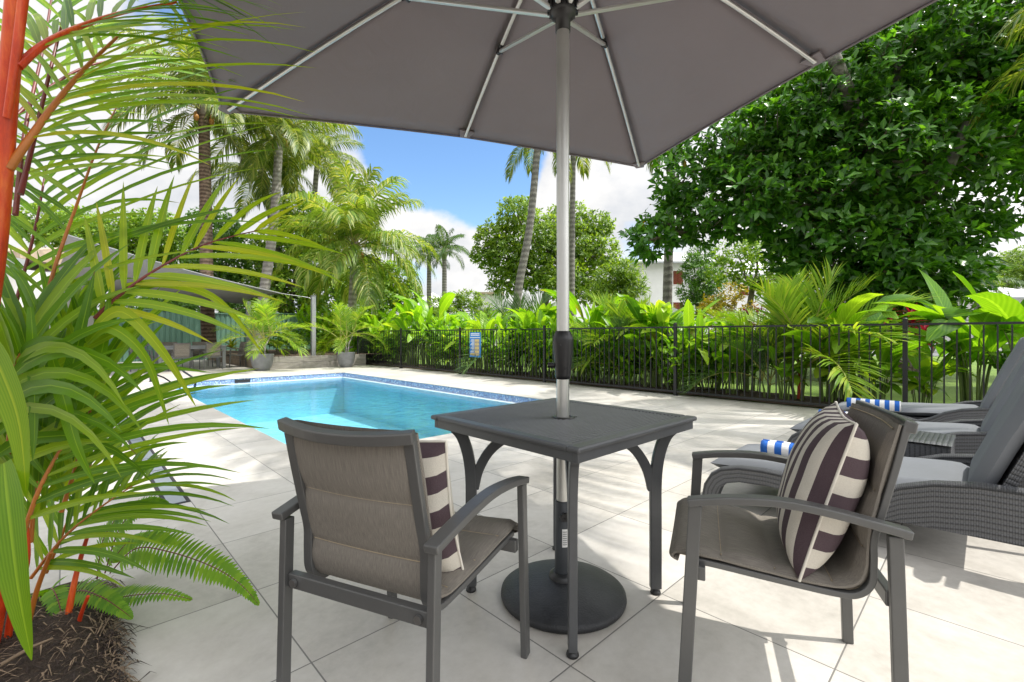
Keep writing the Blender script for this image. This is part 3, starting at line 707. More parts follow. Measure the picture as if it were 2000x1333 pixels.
for k in range(16):
    th = 2 * math.pi * k / 16 + .2; mb.box((.058 * math.cos(th), .058 * math.sin(th), RUN + .015), (.012, .008, .045), Matrix.Rotation(th, 3, 'Z'))
mb.build('hub_teeth', M_black, um)
mb = MB(); mb.lathe([(.027, APEX - .11), (.05, APEX - .11), (.05, APEX - .07), (.03, APEX - .05)], 24); mb.lathe([(.03, APEX), (.035, APEX + .02), (.02, APEX + .06), (.004, APEX + .08)], 20); mb.build('top_hub', M_black, um)
cz0, cz1 = .898, 1.092
mb = MB(); mb.lathe([(.027, cz0 - .004), (.031, cz0), (.0325, cz0 + .012), (.0385, cz0 + .09), (.0425, cz1 - .05), (.0435, cz1 - .035), (.0425, cz1 - .028), (.034, cz1 - .008), (.029, cz1)], 32)
ch = mb.build('crank_housing', M_black, um)
mb = MB(); mb.tube([(-.035, .005, .95), (-.062, .008, .95)], .011, 12); mb.tube([(.008, -.03, .94), (.008, -.0385, .94)], .0045, 10); mb.tube([(-.012, -.03, 1.035), (-.012, -.043, 1.035)], .004, 10); mb.build('crank_socket', M_black, ch)

bs = thing('umbrella_base', 'round black domed umbrella base with a dark sleeve under the table', 'umbrella base', UC)
m, nt, b, out = nm('black_cast_base'); co = obj_co(nt)
n_ = nn(nt, 'ShaderNodeTexNoise', {'Vector': co, 'Scale': 140.0, 'Detail': 5.0}); n2_ = nn(nt, 'ShaderNodeTexNoise', {'Vector': co, 'Scale': 9.0, 'Detail': 7.0, 'Roughness': .7})
nt.links.new(ramp(nt, n2_.outputs['Fac'], [(.35, (.012, .013, .015)), (.7, (.035, .036, .04))]), b.inputs['Base Color']); b.inputs['Roughness'].default_value = .5; bump(nt, b, n_.outputs['Fac'], .6, .004); M_base = m
mb = MB(); mb.lathe([(.235, .0), (.252, .004), (.256, .014), (.254, .026), (.243, .034), (.20, .05), (.14, .066), (.09, .076), (.055, .08)], 64); mb.build('base_disc', M_base, bs)
M_sleeve = plain('dark_grey_sleeve', (.045, .05, .056), .4, .2, .12, 9)
mb = MB(); mb.lathe([(.058, .076), (.056, .094), (.044, .10), (.040, .104)], 32); mb.build('base_collar', M_black, bs)
mb = MB(); mb.lathe([(.0335, .09), (.0335, .392), (.0305, .396), (.028, .396)], 28); sv = mb.build('sleeve', M_sleeve, bs)
mb = MB()
for k in range(8):
    a1 = -math.pi / 2 + .12 + (k - 3.5) * .09; a2 = a1 + .09; r_ = .0342
    mb.add([(r_ * math.cos(a1), r_ * math.sin(a1), .215), (r_ * math.cos(a2), r_ * math.sin(a2), .215), (r_ * math.cos(a2), r_ * math.sin(a2), .288), (r_ * math.cos(a1), r_ * math.sin(a1), .288)], [(0, 1, 2, 3)])
lb = mb.build('care_label', M_sticker, sv)
mb = MB()
for j in range(7):
    for k in range(6):
        a1 = -math.pi / 2 + .12 + (k - 3) * .09 + .02; a2 = a1 + .075; r_ = .0346; z = .224 + j * .0085
        mb.add([(r_ * math.cos(a1), r_ * math.sin(a1), z), (r_ * math.cos(a2), r_ * math.sin(a2), z), (r_ * math.cos(a2), r_ * math.sin(a2), z + .004), (r_ * math.cos(a1), r_ * math.sin(a1), z + .004)], [(0, 1, 2, 3)])
mb.build('fine_print', M_print, lb)
mb = MB(); mb.tube([(0, -.03, .345), (0, -.058, .345)], .009, 10)
for k in range(6): th = k * math.pi / 3; mb.tube([(.012 * math.cos(th), -.05, .345 + .012 * math.sin(th)), (.012 * math.cos(th), -.062, .345 + .012 * math.sin(th))], .0065, 8)
mb.build('clamp_knob', M_black, sv)

# ------------------------------------------------------------------ patio table (square, seen corner on)
TH, TS = .738, .79
tb = thing('patio_table', 'square dark grey slatted metal table with arched legs around the umbrella pole', 'table', UC + Vector((.003, .03, 0)), R(45 - 1.5))
mb = MB(); h = TS / 2; w = .05
for (x0, x1, y0, y1) in ((-h, h, -h, -h + w), (-h, h, h - w, h), (-h, -h + w, -h + w, h - w), (h - w, h, -h + w, h - w)):
    mb.box(((x0 + x1) / 2, (y0 + y1) / 2, TH - .0095), (x1 - x0, y1 - y0, .019))
fr = mb.build('top_frame', M_table, tb, bevel=.007)
mb = MB(); a = h - .013; w = .02
for (x0, x1, y0, y1) in ((-a, a, -a, -a + w), (-a, a, a - w, a), (-a, -a + w, -a + w, a - w), (a - w, a, -a + w, a - w)):
    mb.box(((x0 + x1) / 2, (y0 + y1) / 2, TH - .019 - .0165), (x1 - x0, y1 - y0, .033))
mb.build('apron', M_table, tb, bevel=.002)
mb = MB(); s_ = h - .051; n = 40
for i in range(n):
    y = -s_ + 2 * s_ * (i + .5) / n; wd = 2 * s_ / n * .54
    hole = abs(y + .02) < .034
    for (xa, xb) in (((-s_, -.035), (.035, s_)) if hole else ((-s_, s_),)):
        c = [(-wd / 2, -.003), (wd / 2, -.003), (wd / 2, .001), (wd * .25, .004), (-wd * .25, .004), (-wd / 2, .001)]
        vs = [(xa, y + p, TH - .006 + q) for p, q in c] + [(xb, y + p, TH - .006 + q) for p, q in c]
        mb.add(vs, [(k, (k + 1) % 6, 6 + (k + 1) % 6, 6 + k) for k in range(6)] + [(5, 4, 3, 2, 1, 0), (6, 7, 8, 9, 10, 11)])
spn = mb.build('slat_panel', M_table, tb)
mb = MB()
for (xa, xb, ya, yb) in ((-s_, s_, -s_, -.06), (-s_, s_, .03, s_), (-s_, -.05, -.06, .03), (.02, s_, -.06, .03)): mb.box(((xa + xb) / 2, (ya + yb) / 2, TH - .0125), (xb - xa, yb - ya, .004))
mb.build('gap_shade_sheet', M_black, spn)  # black sheet added under the slats so the gaps read as shade
mb = MB(); mb.lathe([(.031, TH - .012), (.046, TH - .012), (.046, TH + .001), (.033, TH + .003), (.031, TH)], 28, c=(-.02, -.022, 0)); mb.build('pole_ring', M_black, tb)
for q in range(4):
    th = R(45 + 90 * q); dv = Vector((math.cos(th), math.sin(th), 0)); sd = Vector((-dv.y, dv.x, 0))
    p_ = lambda r_, z: dv * r_ + Vector((0, 0, z))
    def arc(pts, n=5):
        o_ = []
        for i in range(len(pts) - 1):
            p0 = pts[max(i - 1, 0)]; p1, p2 = pts[i], pts[i + 1]; p3 = pts[min(i + 2, len(pts) - 1)]
            for k in range(n):
                t = k / n; o_.append(tuple(.5 * (2 * p1[j] + (p2[j] - p0[j]) * t + (2 * p0[j] - 5 * p1[j] + 4 * p2[j] - p3[j]) * t * t + (-p0[j] + 3 * p1[j] - 3 * p2[j] + p3[j]) * t ** 3) for j in (0, 1)))
        return o_ + [tuple(pts[-1])]
    mb = MB()
    mb.sweep([p_(*x) for x in arc([(.385, .022), (.385, .30), (.385, .45), (.392, .54), (.408, .61), (.43, .66), (.455, .686)])], .03, .046, sd)
    lg = mb.build('leg', M_table, tb, bevel=.005)
    mb = MB()
    mb.sweep([p_(*x) for x in arc([(.372, .43), (.352, .51), (.31, .585), (.25, .637), (.18, .665), (.12, .672)])], .028, [.04] * 20 + [.03] * 6, sd)
    mb.sweep([p_(*x) for x in arc([(.425, .675), (.38, .655), (.33, .648), (.27, .657)])], .022, .012, sd)
    mb.box(p_(.10, .68), (.06, .06, .02))
    mb.build('arch_brace', M_table, lg, bevel=.004)
    mb = MB(); mb.lathe([(.020, 0), (.022, .004), (.020, .012), (.010, .016), (.010, .026)], 16, c=p_(.385, 0)); mb.build('foot', M_black, lg)

# ------------------------------------------------------------------ armchairs
m, nt, b, out = nm('taupe_woven_sling'); co = obj_co(nt)
uv = nt.nodes.new('ShaderNodeUVMap').outputs[0]; sp = nn(nt, 'ShaderNodeSeparateXYZ', {'Vector': uv})
wa = math_(nt, 'SINE', math_(nt, 'MULTIPLY', sp.outputs['X'], 1900.0)); wb = math_(nt, 'SINE', math_(nt, 'MULTIPLY', sp.outputs['Y'], 1250.0))
wv = math_(nt, 'MULTIPLY', wa, wb)
mpn = nn(nt, 'ShaderNodeMapping', {'Vector': uv}); mpn.inputs['Scale'].default_value = (420, 40, 1)
ns = nn(nt, 'ShaderNodeTexNoise', {'Vector': mpn.outputs[0], 'Scale': 1.0, 'Detail': 4.0})
f = math_(nt, 'ADD', math_(nt, 'MULTIPLY', wv, .22), math_(nt, 'ADD', .26, math_(nt, 'MULTIPLY', ns.outputs['Fac'], .48)))
nt.links.new(ramp(nt, f, [(.25, (.095, .083, .070)), (.5, (.195, .175, .148)), (.8, (.34, .305, .26))]), b.inputs['Base Color'])
b.inputs['Roughness'].default_value = .75; bump(nt, b, wv, .35, .002); M_sling = m
M_thread = plain('pale_stitching', (.36, .29, .19), .8, 0, .2, 50)
M_bolt = plain('steel_bolt', (.35, .35, .35), .3, .9, .05, 9)

def catmull(pts, n=6):
    pts = [Vector(p) for p in pts]; o_ = []
    for i in range(len(pts) - 1):
        p0 = pts[max(i - 1, 0)]; p1, p2 = pts[i], pts[i + 1]; p3 = pts[min(i + 2, len(pts) - 1)]
        for k in range(n):
            t = k / n; o_.append(.5 * (2 * p1 + (p2 - p0) * t + (2 * p0 - 5 * p1 + 4 * p2 - p3) * t * t + (3 * p1 - p0 - 3 * p2 + p3) * t ** 3))
    return o_ + [pts[-1]]

def make_chair(name, label, loc, rz, group):
    t = thing(name, label, 'chair', loc, rz, group)
    hw, hr_ = .2735, .243
    tap = lambda y: 1 - .125 * max(0, min(1, (.2 - y) / .4))
    for s_ in (-1, 1):
        mb = MB(); mb.sweep([(s_ * hw, .262, 0), (s_ * hw, .230, .588)], .022, .036, (1, 0, 0)); mb.build('leg', M_frame, t, bevel=.003)
        mb = MB(); mb.sweep([(s_ * hr_, -.258, 0), (s_ * hr_, -.242, .565)], .022, .032, (1, 0, 0)); mb.build('leg', M_frame, t, bevel=.003)
        mb = MB(); mb.sweep(catmull([(s_ * hw, .250, .594), (s_ * (hw - .003), .15, .612), (s_ * (hw - .009), .02, .621), (s_ * (hw - .016), -.11, .608), (s_ * (hw - .024), -.272, .576)], 5), .040, .022, (1, 0, 0)); mb.build('armrest', M_frame, t, bevel=.004)
    side = [(0, .245, .405), (0, .18, .402), (0, .02, .385), (0, -.12, .372), (0, -.175, .376), (0, -.207, .41), (0, -.212, .47), (0, -.213, .53), (0, -.232, .61), (0, -.258, .72), (0, -.283, .836)]
    rail = catmull(side, 5)
    for s_ in (-1, 1):
        mb = MB(); mb.sweep([p + Vector((s_ * .224 * tap(p.y), .004, .004)) for p in rail], .030, .017, (1, 0, 0)); mb.build('side_rail', M_frame, t, bevel=.003)
    mb = MB(); tp = [Vector((x * .885, -.283 - .035 * (1 - (x / .241) ** 2), .838 - .012 * (1 - (x / .241) ** 2))) for x in [-.241 + .0482 * k for k in range(11)]]
    mb.sweep(tp, .03, .028, (0, -.2, .98)); mb.build('top_rail', M_frame, t, bevel=.004)
    mb = MB(); mb.sweep([(-.231, -.238, .395), (.231, -.238, .395)], .04, .024, (0, 0, 1)); cr_ = mb.build('rear_crossbar', M_frame, t, bevel=.003)
    mb = MB()
    for s_ in (-1, 1): mb.tube([(s_ * .205, -.252, .395), (s_ * .205, -.26, .395)], .011, 12)
    mb.build('bolt', M_bolt, cr_)
    mb = MB(); mb.sweep([(-.262, .215, .385), (.262, .215, .385)], .04, .024, (0, 0, 1)); mb.build('front_crossbar', M_frame, t, bevel=.003)
    # padded sling: seat and back in one bent sheet, quilted across
    prof = [(.278, .403), (.293, .410), (.287, .424), (.25, .431), (.16, .424), (.04, .408), (-.06, .397), (-.13, .395), (-.172, .412), (-.190, .45), (-.194, .50), (-.199, .56), (-.214, .63), (-.235, .73), (-.264, .842)]
    pl = catmull([(0, y, z) for y, z in prof], 10)
    Ls = [0.0]
    for i in range(1, len(pl)): Ls.append(Ls[-1] + (pl[i] - pl[i - 1]).length)
    seams = [0.03, .16, .30, .44, .60, .755, Ls[-1] - .012]
    def puff(s_):
        for i in range(len(seams) - 1):
            if seams[i] <= s_ <= seams[i + 1]:
                q = (s_ - seams[i]) / (seams[i + 1] - seams[i]); return .25 + .75 * math.sin(math.pi * q) ** .5
        return .5
    nu = 18
    def surf(side_):
        def fn(u, v):
            k = v * (len(pl) - 1); i = min(int(k), len(pl) - 2); p = pl[i].lerp(pl[i + 1], k - i); s_ = Ls[i] + (Ls[i + 1] - Ls[i]) * (k - i)
            tg = (pl[i + 1] - pl[i]).normalized(); nr = Vector((1, 0, 0)).cross(tg); x = (u * 2 - 1)
            ed = min(1, (1 - abs(x)) * 9) ** .5
            bow = .022 * (1 - x * x) * min(1, max(0, (s_ - .5) / .3))
            th = .003 + .018 * puff(s_) * ed
            q = p + nr * th * side_ + Vector((x * .238 * tap(p.y), 0, 0)); q.y -= bow; q.z -= .012 * (1 - x * x) * max(0, 1 - s_ / .5)
            return q
        return fn
    def uvf(u, v): return (u * .476, v * Ls[-1])
    mb = MB(); mb.grid(surf(1), nu, len(pl) - 1, uvf=uvf); mb.grid(surf(-1), nu, len(pl) - 1, uvf=uvf)
    for uu in (0, 1):
        a_, b_ = surf(1), surf(-1); n = len(pl) - 1
        vs = [f_(uu, j / n) for j in range(n + 1) for f_ in (a_, b_)]
        mb.add(vs, [(2 * j, 2 * j + 1, 2 * j + 3, 2 * j + 2) for j in range(n)], [[(0, j / n), (.015, j / n), (.015, (j + 1) / n), (0, (j + 1) / n)] for j in range(n)])
    sl = mb.build('sling', M_sling, t)
    mb = MB()
    for sm in seams[1:-1] + [seams[-1] - .004]:
        for sd in (1, -1):
            fn = surf(sd); k = next(i for i in range(len(Ls) - 1) if Ls[i + 1] >= sm); v_ = (k + (sm - Ls[k]) / (Ls[k + 1] - Ls[k])) / (len(pl) - 1)
            pts = [fn(.03 + .94 * q / 14, v_) for q in range(15)]
            nr = (surf(1)(.5, v_) - surf(-1)(.5, v_)).normalized() * sd * .0022
            mb.tube([p + nr for p in pts], .0021, 4, False)
    for ux in (.045, .955):
        fn = surf(1); mb.tube([fn(ux, j / 60) + Vector((0, 0, .0006)) for j in range(1, 60)], .0011, 4, False)
    mb.build('stitching', M_thread, sl)
    return t
GC = 'dark metal armchairs with padded taupe slings'
LF = Vector((.398, .917, 0)); RF = Vector((-.923, .385, 0))
chairL = make_chair('armchair', 'taupe sling armchair seen from behind, left of the patio table', (-.31, 1.416, 0), math.atan2(-LF.x, LF.y), 'armchairs at the patio table')
chairR = dup(chairL, (.845, 1.49, 0), math.atan2(-RF.x, RF.y), 'taupe sling armchair turned side on, right of the patio table', 'armchairs at the patio table')

# ------------------------------------------------------------------ striped cushions
m, nt, b, out = nm('striped_cushion_cloth')
uv = nt.nodes.new('ShaderNodeUVMap').outputs[0]; sp = nn(nt, 'ShaderNodeSeparateXYZ', {'Vector': uv})
fr_ = math_(nt, 'FRACT', sp.outputs['X']); st = math_(nt, 'LESS_THAN', fr_, .5)
co = obj_co(nt); ns = nn(nt, 'ShaderNodeTexNoise', {'Vector': co, 'Scale': 350.0, 'Detail': 3.0}); nb_ = nn(nt, 'ShaderNodeTexNoise', {'Vector': co, 'Scale': 7.0, 'Detail': 3.0})
c = mixc(nt, st, (.66, .62, .53), (.050, .026, .036))
nt.links.new(mixc(nt, math_(nt, 'MULTIPLY', ns.outputs['Fac'], .35), c, (.15, .12, .12)), b.inputs['Base Color']); b.inputs['Roughness'].default_value = .85
bump(nt, b, math_(nt, 'ADD', ns.outputs['Fac'], math_(nt, 'MULTIPLY', nb_.outputs['Fac'], 3.0)), .35, .004); M_stripe = m
M_cream = plain('cream_piping', (.68, .64, .56), .85, 0, .05, 20)
def cushion(label, loc, mat3, S=.475, th=.185):
    t = thing('cushion', label, 'cushion', loc, 0, 'striped cushions on the armchairs'); t.rotation_euler = mat3.to_euler()
    # local x across, z up, y towards the front face
    def prof(u, v):
        x, z = 2 * u - 1, 2 * v - 1
        e = (1 - abs(x) ** 2.6) * (1 - abs(z) ** 2.6); thick = max(0, e) ** .48
        pin = 1 - .07 * (1 - abs(x) ** 1.5) * abs(z) ** 3; pin2 = 1 - .07 * (1 - abs(z) ** 1.5) * abs(x) ** 3
        return x * S / 2 * pin2, z * S / 2 * pin, thick
    def face(sg):
        def fn(u, v):
            x, z, k = prof(u, v); wr = .006 * noise.noise(Vector((x * 9, z * 9, sg * 3.0))) * k
            return Vector((x, sg * (k * th / 2 + wr), z))
        return fn
    mb = MB(); mb.grid(face(1), 26, 26, uvf=lambda u, v: (u * 6.5 + .25, v)); o = mb.build('front_cover', M_stripe, t)
    mb = MB(); mb.grid(face(-1), 26, 26, uvf=lambda u, v: (v * 4.2 + .12, u)); mb.build('back_cover', M_stripe, t)
    rim = []
    for k in range(104):
        q = k / 26; s_ = q - int(q)
        u, v = [(s_, 0), (1, s_), (1 - s_, 1), (0, 1 - s_)][int(q) % 4]; x, z, _ = prof(u, v); rim.append(Vector((x, 0, z)))
    mb = MB(); mb.tube(rim + [rim[0]], .004, 6, False); mb.build('piping', M_cream, t)
    return t
def seat_frame(chair, fx, fz, y, lean, yaw=0.0):
    cm = Matrix.Rotation(chair.rotation_euler[2], 3, 'Z')
    # cushion front (+y local) follows the chair's forward direction, leaning back
    m3 = cm @ Matrix.Rotation(yaw, 3, 'Z') @ Matrix.Rotation(lean, 3, 'X')
    return Vector(chair.location) + cm @ Vector((fx, y, fz)), m3
l, m3 = seat_frame(chairR, -.012, .622, -.125, R(16), R(-7)); cushion('striped purple and cream cushion leaning in the right armchair', l, m3, .46)
l, m3 = seat_frame(chairL, -.005, .592, -.095, R(15), R(3)); cushion('striped cushion half hidden in the left armchair', l, m3, .425, .17)

# ------------------------------------------------------------------ wicker loungers, towels, side table
def wicker(name, ax='U'):
    m, nt, b, out = nm(name); uv = nt.nodes.new('ShaderNodeUVMap').outputs[0]
    br = nn(nt, 'ShaderNodeTexBrick', {'Vector': uv, 'Scale': 1.0, 'Mortar Size': .0018, 'Mortar Smooth': .6, 'Brick Width': .024, 'Row Height': .0085, 'Color1': (.75, .75, .75, 1), 'Color2': (1, 1, 1, 1), 'Mortar': (0, 0, 0, 1)}, offset=.5)
    sp = nn(nt, 'ShaderNodeSeparateXYZ', {'Vector': uv})
    wv = math_(nt, 'ABSOLUTE', math_(nt, 'SINE', math_(nt, 'MULTIPLY', sp.outputs['X'], math.pi / .024)))
    ht = math_(nt, 'ADD', math_(nt, 'MULTIPLY', wv, .6), math_(nt, 'MULTIPLY', nn(nt, 'ShaderNodeRGBToBW', {0: br.outputs['Color']}).outputs[0], .6))
    nt.links.new(ramp(nt, ht, [(.15, (.035, .036, .04)), (.6, (.085, .088, .094)), (1.0, (.13, .134, .142))]), b.inputs['Base Color'])
    b.inputs['Roughness'].default_value = .45; bump(nt, b, ht, .9, .006); return m
M_wick = wicker('charcoal_wicker')
M_lcush = plain('slate_cushion_cloth', (.145, .155, .17), .8, 0, .07, 5, .15, 400)
m, nt, b, out = nm('striped_towel'); uv = nt.nodes.new('ShaderNodeUVMap').outputs[0]; sp = nn(nt, 'ShaderNodeSeparateXYZ', {'Vector': uv})
st = math_(nt, 'LESS_THAN', math_(nt, 'FRACT', math_(nt, 'MULTIPLY', sp.outputs['Y'], 1 / .078)), .5)
co = obj_co(nt); ns = nn(nt, 'ShaderNodeTexNoise', {'Vector': co, 'Scale': 220.0, 'Detail': 4.0})
nt.links.new(mixc(nt, st, (.78, .78, .78), (.02, .13, .50)), b.inputs['Base Color']); b.inputs['Roughness'].default_value = .95; bump(nt, b, ns.outputs['Fac'], .8, .006); M_towel = m
def prism_uv(mb, poly, y0, y1):
    """side panel: outline in x-z, extruded along y, with wicker uv"""
    n = len(poly); a = [Vector((x, y0, z)) for x, z in poly]; b_ = [Vector((x, y1, z)) for x, z in poly]
    mb.add(a + b_, [], [])
    o_ = len(mb.v) - 2 * n; s_ = 0
    for i in range(n):
        j = (i + 1) % n; ln = math.dist(poly[i], poly[j])
        mb.f.append((o_ + i, o_ + j, o_ + n + j, o_ + n + i)); mb.uv.append([(s_, 0), (s_ + ln, 0), (s_ + ln, abs(y1 - y0)), (s_, abs(y1 - y0))]); mb.m.append(0); mb.sm.append(False); s_ += ln
def strip_panel(mb, top, bot, y0, y1):
    """wicker band between two matched outlines (x-z), thickness y0..y1"""
    n = len(top); s_ = 0
    for i in range(n - 1):
        ln = math.dist(top[i], top[i + 1]); h0, h1 = math.dist(top[i], bot[i]), math.dist(top[i + 1], bot[i + 1])
        q = [(top[i], top[i + 1], bot[i + 1], bot[i])][0]
        for y, fl in ((y0, False), (y1, True)):
            vs = [Vector((x, y, z)) for x, z in q]; u_ = [(s_, 0), (s_ + ln, 0), (s_ + ln, h1), (s_, h0)]
            u_ = [(b__, a__) for a__, b__ in u_]
            if fl: vs = vs[::-1]; u_ = u_[::-1]
            mb.add(vs, [(0, 1, 2, 3)], [u_], smooth=False)
        for ln_, fl in ((top, False), (bot, True)):
            vs = [Vector((ln_[i][0], y0, ln_[i][1])), Vector((ln_[i][0], y1, ln_[i][1])), Vector((ln_[i + 1][0], y1, ln_[i + 1][1])), Vector((ln_[i + 1][0], y0, ln_[i + 1][1]))]
            mb.add(vs if not fl else vs[::-1], [(0, 1, 2, 3)], [[(0, s_), (abs(y1 - y0), s_), (abs(y1 - y0), s_ + ln), (0, s_ + ln)]])
        s_ += ln
def pad(mb, x0, x1, y0, y1, z0, z1, R3=None, o=None, r=.028):
    """soft box: rounded cushion"""
    hx, hy, hz = (x1 - x0) / 2, (y1 - y0) / 2, (z1 - z0) / 2; c = Vector(((x0 + x1) / 2, (y0 + y1) / 2, (z0 + z1) / 2))
    def se(v, h): return v
    for sg in (1, -1):
        def fn(u, v, sg=sg):
            x, y = 2 * u - 1, 2 * v - 1
            e = (max(0, 1 - abs(x) ** 14) * max(0, 1 - abs(y) ** 14)) ** .45
            p = Vector((x * hx, y * hy, sg * hz * (.0 + 1.0 * e) + .004 * noise.noise(Vector((x * hx * 5, y * hy * 5, hz)))))
            if R3 is not None: return Vector(o) + R3 @ (p + Vector((hx, 0, 0)))
            return c + p
        mb.grid(fn, 30, 20)
WL = .72
D1_, D2_ = Vector((-SA, CA, 0)), Vector((CA, SA, 0))
def make_lounger(loc, label):
    t = thing('sun_lounger', label, 'sun lounger', loc, ANG - R(90), 'sun loungers in a row by the fence')
    xs = [0, .02, .06, .12, .22, .36, .52, .66, .78, .88, .98, 1.10, 1.25, 1.45, 1.65, 1.82, 1.94, 2.02, 2.06]
    top = [0, .11, .18, .225, .255, .265, .26, .245, .215, .25, .315, .36, .385, .392, .375, .33, .25, .13, 0]
    xb = [.085, .095, .115, .15, .23, .36, .52, .66, .78, .88, .98, 1.10, 1.25, 1.45, 1.65, 1.80, 1.89, 1.945, 1.965]
    bot = [0, .07, .12, .155, .18, .195, .19, .17, .15, .15, .155, .16, .165, .17, .175, .165, .14, .08, 0]
    for (ya, yb) in ((-.03, .035), (WL - .035, WL + .03)):
        mb = MB(); strip_panel(mb, list(zip(xs, top)), list(zip(xb, bot)), ya, yb); sp_ = mb.build('side_frame', M_wick, t)
        mb = MB(); mb.tube([(x, (ya + yb) / 2, z + .006) for x, z in zip(xs, top)], [.036] * len(xs), 8, flat=.45); mb.build('arm_roll', M_wick, sp_)
    tl = Matrix.Rotation(-R(4.3), 3, 'Y')
    mb = MB(); mb.box((.66, WL / 2, .218), (1.2, WL - .075, .05), tl); mb.box((.09, WL / 2, .16), (.05, WL - .075, .07)); mb.build('seat_deck', M_wick, t)
    mb = MB(); pad(mb, 0, 1.2, -(WL - .09) / 2, (WL - .09) / 2, -.04, .04, tl, Vector((.02, WL / 2, .242))); mb.build('seat_cushion', M_lcush, t)
    an = R(68); R3 = Matrix.Rotation(-an, 3, 'Y')
    o = Vector((1.235, WL / 2, .32))
    mb = MB(); pad(mb, 0, .80, -.315, .315, -.045, .045, R3, o); bc = mb.build('back_cushion', M_lcush, t)
    mb = MB(); o2 = o + R3 @ Vector((-.02, 0, -.075))
    for (a_, b_, y_, w_) in ((0, .76, 0, .62),):
        c = [(a_, -w_ / 2), (b_, -w_ / 2), (b_, w_ / 2), (a_, w_ / 2)]
        lo = [o2 + R3 @ Vector((x, y, -.02)) for x, y in c]; hi = [o2 + R3 @ Vector((x, y, .02)) for x, y in c]
        uvq = [(x, y) for x, y in c]
        mb.add(lo + hi, [(3, 2, 1, 0), (4, 5, 6, 7), (0, 1, 5, 4), (1, 2, 6, 5), (2, 3, 7, 6), (3, 0, 4, 7)], [uvq[::-1], uvq] + [[(0, 0), (.76, 0), (.76, .04), (0, .04)]] * 4)
    mb.build('back_panel', M_wick, t)
    mb = MB(); mb.sweep([o2 + R3 @ Vector((.5, .2, -.03)), Vector((1.78, WL / 2 + .2, .2))], .03, .02, (0, 1, 0)); mb.sweep([o2 + R3 @ Vector((.5, -.2, -.03)), Vector((1.78, WL / 2 - .2, .2))], .03, .02, (0, 1, 0)); mb.build('back_stay', M_frame, t)
    return t
G, N = -D1_, D2_
def from_hinge(h): return Vector((h[0], h[1], 0)) - G * 1.225 - N * .045
l1 = make_lounger(from_hinge((2.13, 2.14)), 'nearest grey wicker sun lounger with a rolled towel, behind the right armchair')
l2 = dup(l1, from_hinge((3.31, 3.24)), l1.rotation_euler[2], 'middle grey wicker sun lounger, beyond the wicker side table')
l3 = dup(l1, from_hinge((4.37, 4.29)), l1.rotation_euler[2], 'farthest grey wicker sun lounger, closest to the black fence')
def towel(loc, label, ln=.42, r_=.058, rz=ANG - R(84)):
    t = tag(None or bpy.data.objects.new('rolled_towel', None), label, 'towel', 'rolled striped towels on the loungers'); C.objects.link(t); t.location = loc; t.rotation_euler = (0, 0, rz)
    mb = MB(); n = 40; vs = []; fs = []; uvs = []
    turns = 3.0
    k = 90
    pts = []
    for i in range(k + 1):
        a_ = turns * 2 * math.pi * i / k + .9; rr = .012 + (r_ - .012) * i / k
        pts.append((rr * math.cos(a_), r_ + rr * math.sin(a_) * .96))
    ny = 16
    for j in range(ny + 1):
        x = -ln / 2 + ln * j / ny
        for i, (py, pz) in enumerate(pts):
            w = .0025 * noise.noise(Vector((x * 14, py * 30, pz * 30))); vs.append((x, py + w, pz + w))
    m_ = k + 1
    for j in range(ny):
        for i in range(k):
            fs.append((j * m_ + i, j * m_ + i + 1, (j + 1) * m_ + i + 1, (j + 1) * m_ + i)); y0_, y1_ = ln * j / ny, ln * (j + 1) / ny
            uvs.append([(i / k, y0_), ((i + 1) / k, y0_), ((i + 1) / k, y1_), (i / k, y1_)])
    mb.add(vs, fs, uvs, 0, True); o = mb.build('towel_roll', M_towel, t)
    so = o.modifiers.new('pile', 'SOLIDIFY'); so.thickness = .009; so.offset = -1
    return t
zt = .30
p = P(1490, 889, zt); towel(Vector((p.x, p.y, zt)) + G * .21, 'blue and white striped rolled towel on the nearest lounger')
p = P(1600, 822, zt); towel(Vector((p.x, p.y, zt)) + G * .21, 'blue striped rolled towel peeking out behind the cushion, on the middle lounger')
p = P(1657, 797, zt); towel(Vector((p.x, p.y, zt)) + G * .21, 'blue and white rolled towel on the farthest lounger near the fence', .44, .062)
# side table
st_ = thing('wicker_side_table', 'low charcoal wicker side table between the first two loungers', 'side table', Vector((2.59, 2.72, 0)) - G * .26 + N * .22, ANG - R(90))
mb = MB(); hx, hy, hh = .26, .22, .42
cs = [(-hx, -hy), (hx, -hy), (hx, hy), (-hx, hy)]; s_ = 0
for i in range(4):
    (xa, ya), (xb, yb) = cs[i], cs[(i + 1) % 4]; ln = math.dist(cs[i], cs[(i + 1) % 4])
    mb.add([(xa, ya, .0), (xb, yb, .0), (xb, yb, hh - .012), (xa, ya, hh - .012)], [(0, 1, 2, 3)], [[(s_, 0), (s_ + ln, 0), (s_ + ln, hh), (s_, hh)]]); s_ += ln
mb.build('wicker_body', M_wick, st_)
mb = MB(); mb.grid(lambda u, v: Vector(((u * 2 - 1) * (hx + .006), (v * 2 - 1) * (hy + .006), hh - .002 + .006 * (1 - max(abs(u * 2 - 1), abs(v * 2 - 1)) ** 16))), 16, 16, uvf=lambda u, v: (u * .5, v * .44))
mb.grid(lambda u, v: Vector(((u * 2 - 1) * (hx + .006), (v * 2 - 1) * (hy + .006), hh - .012)), 1, 1)
mb.build('table_top', M_wick, st_)
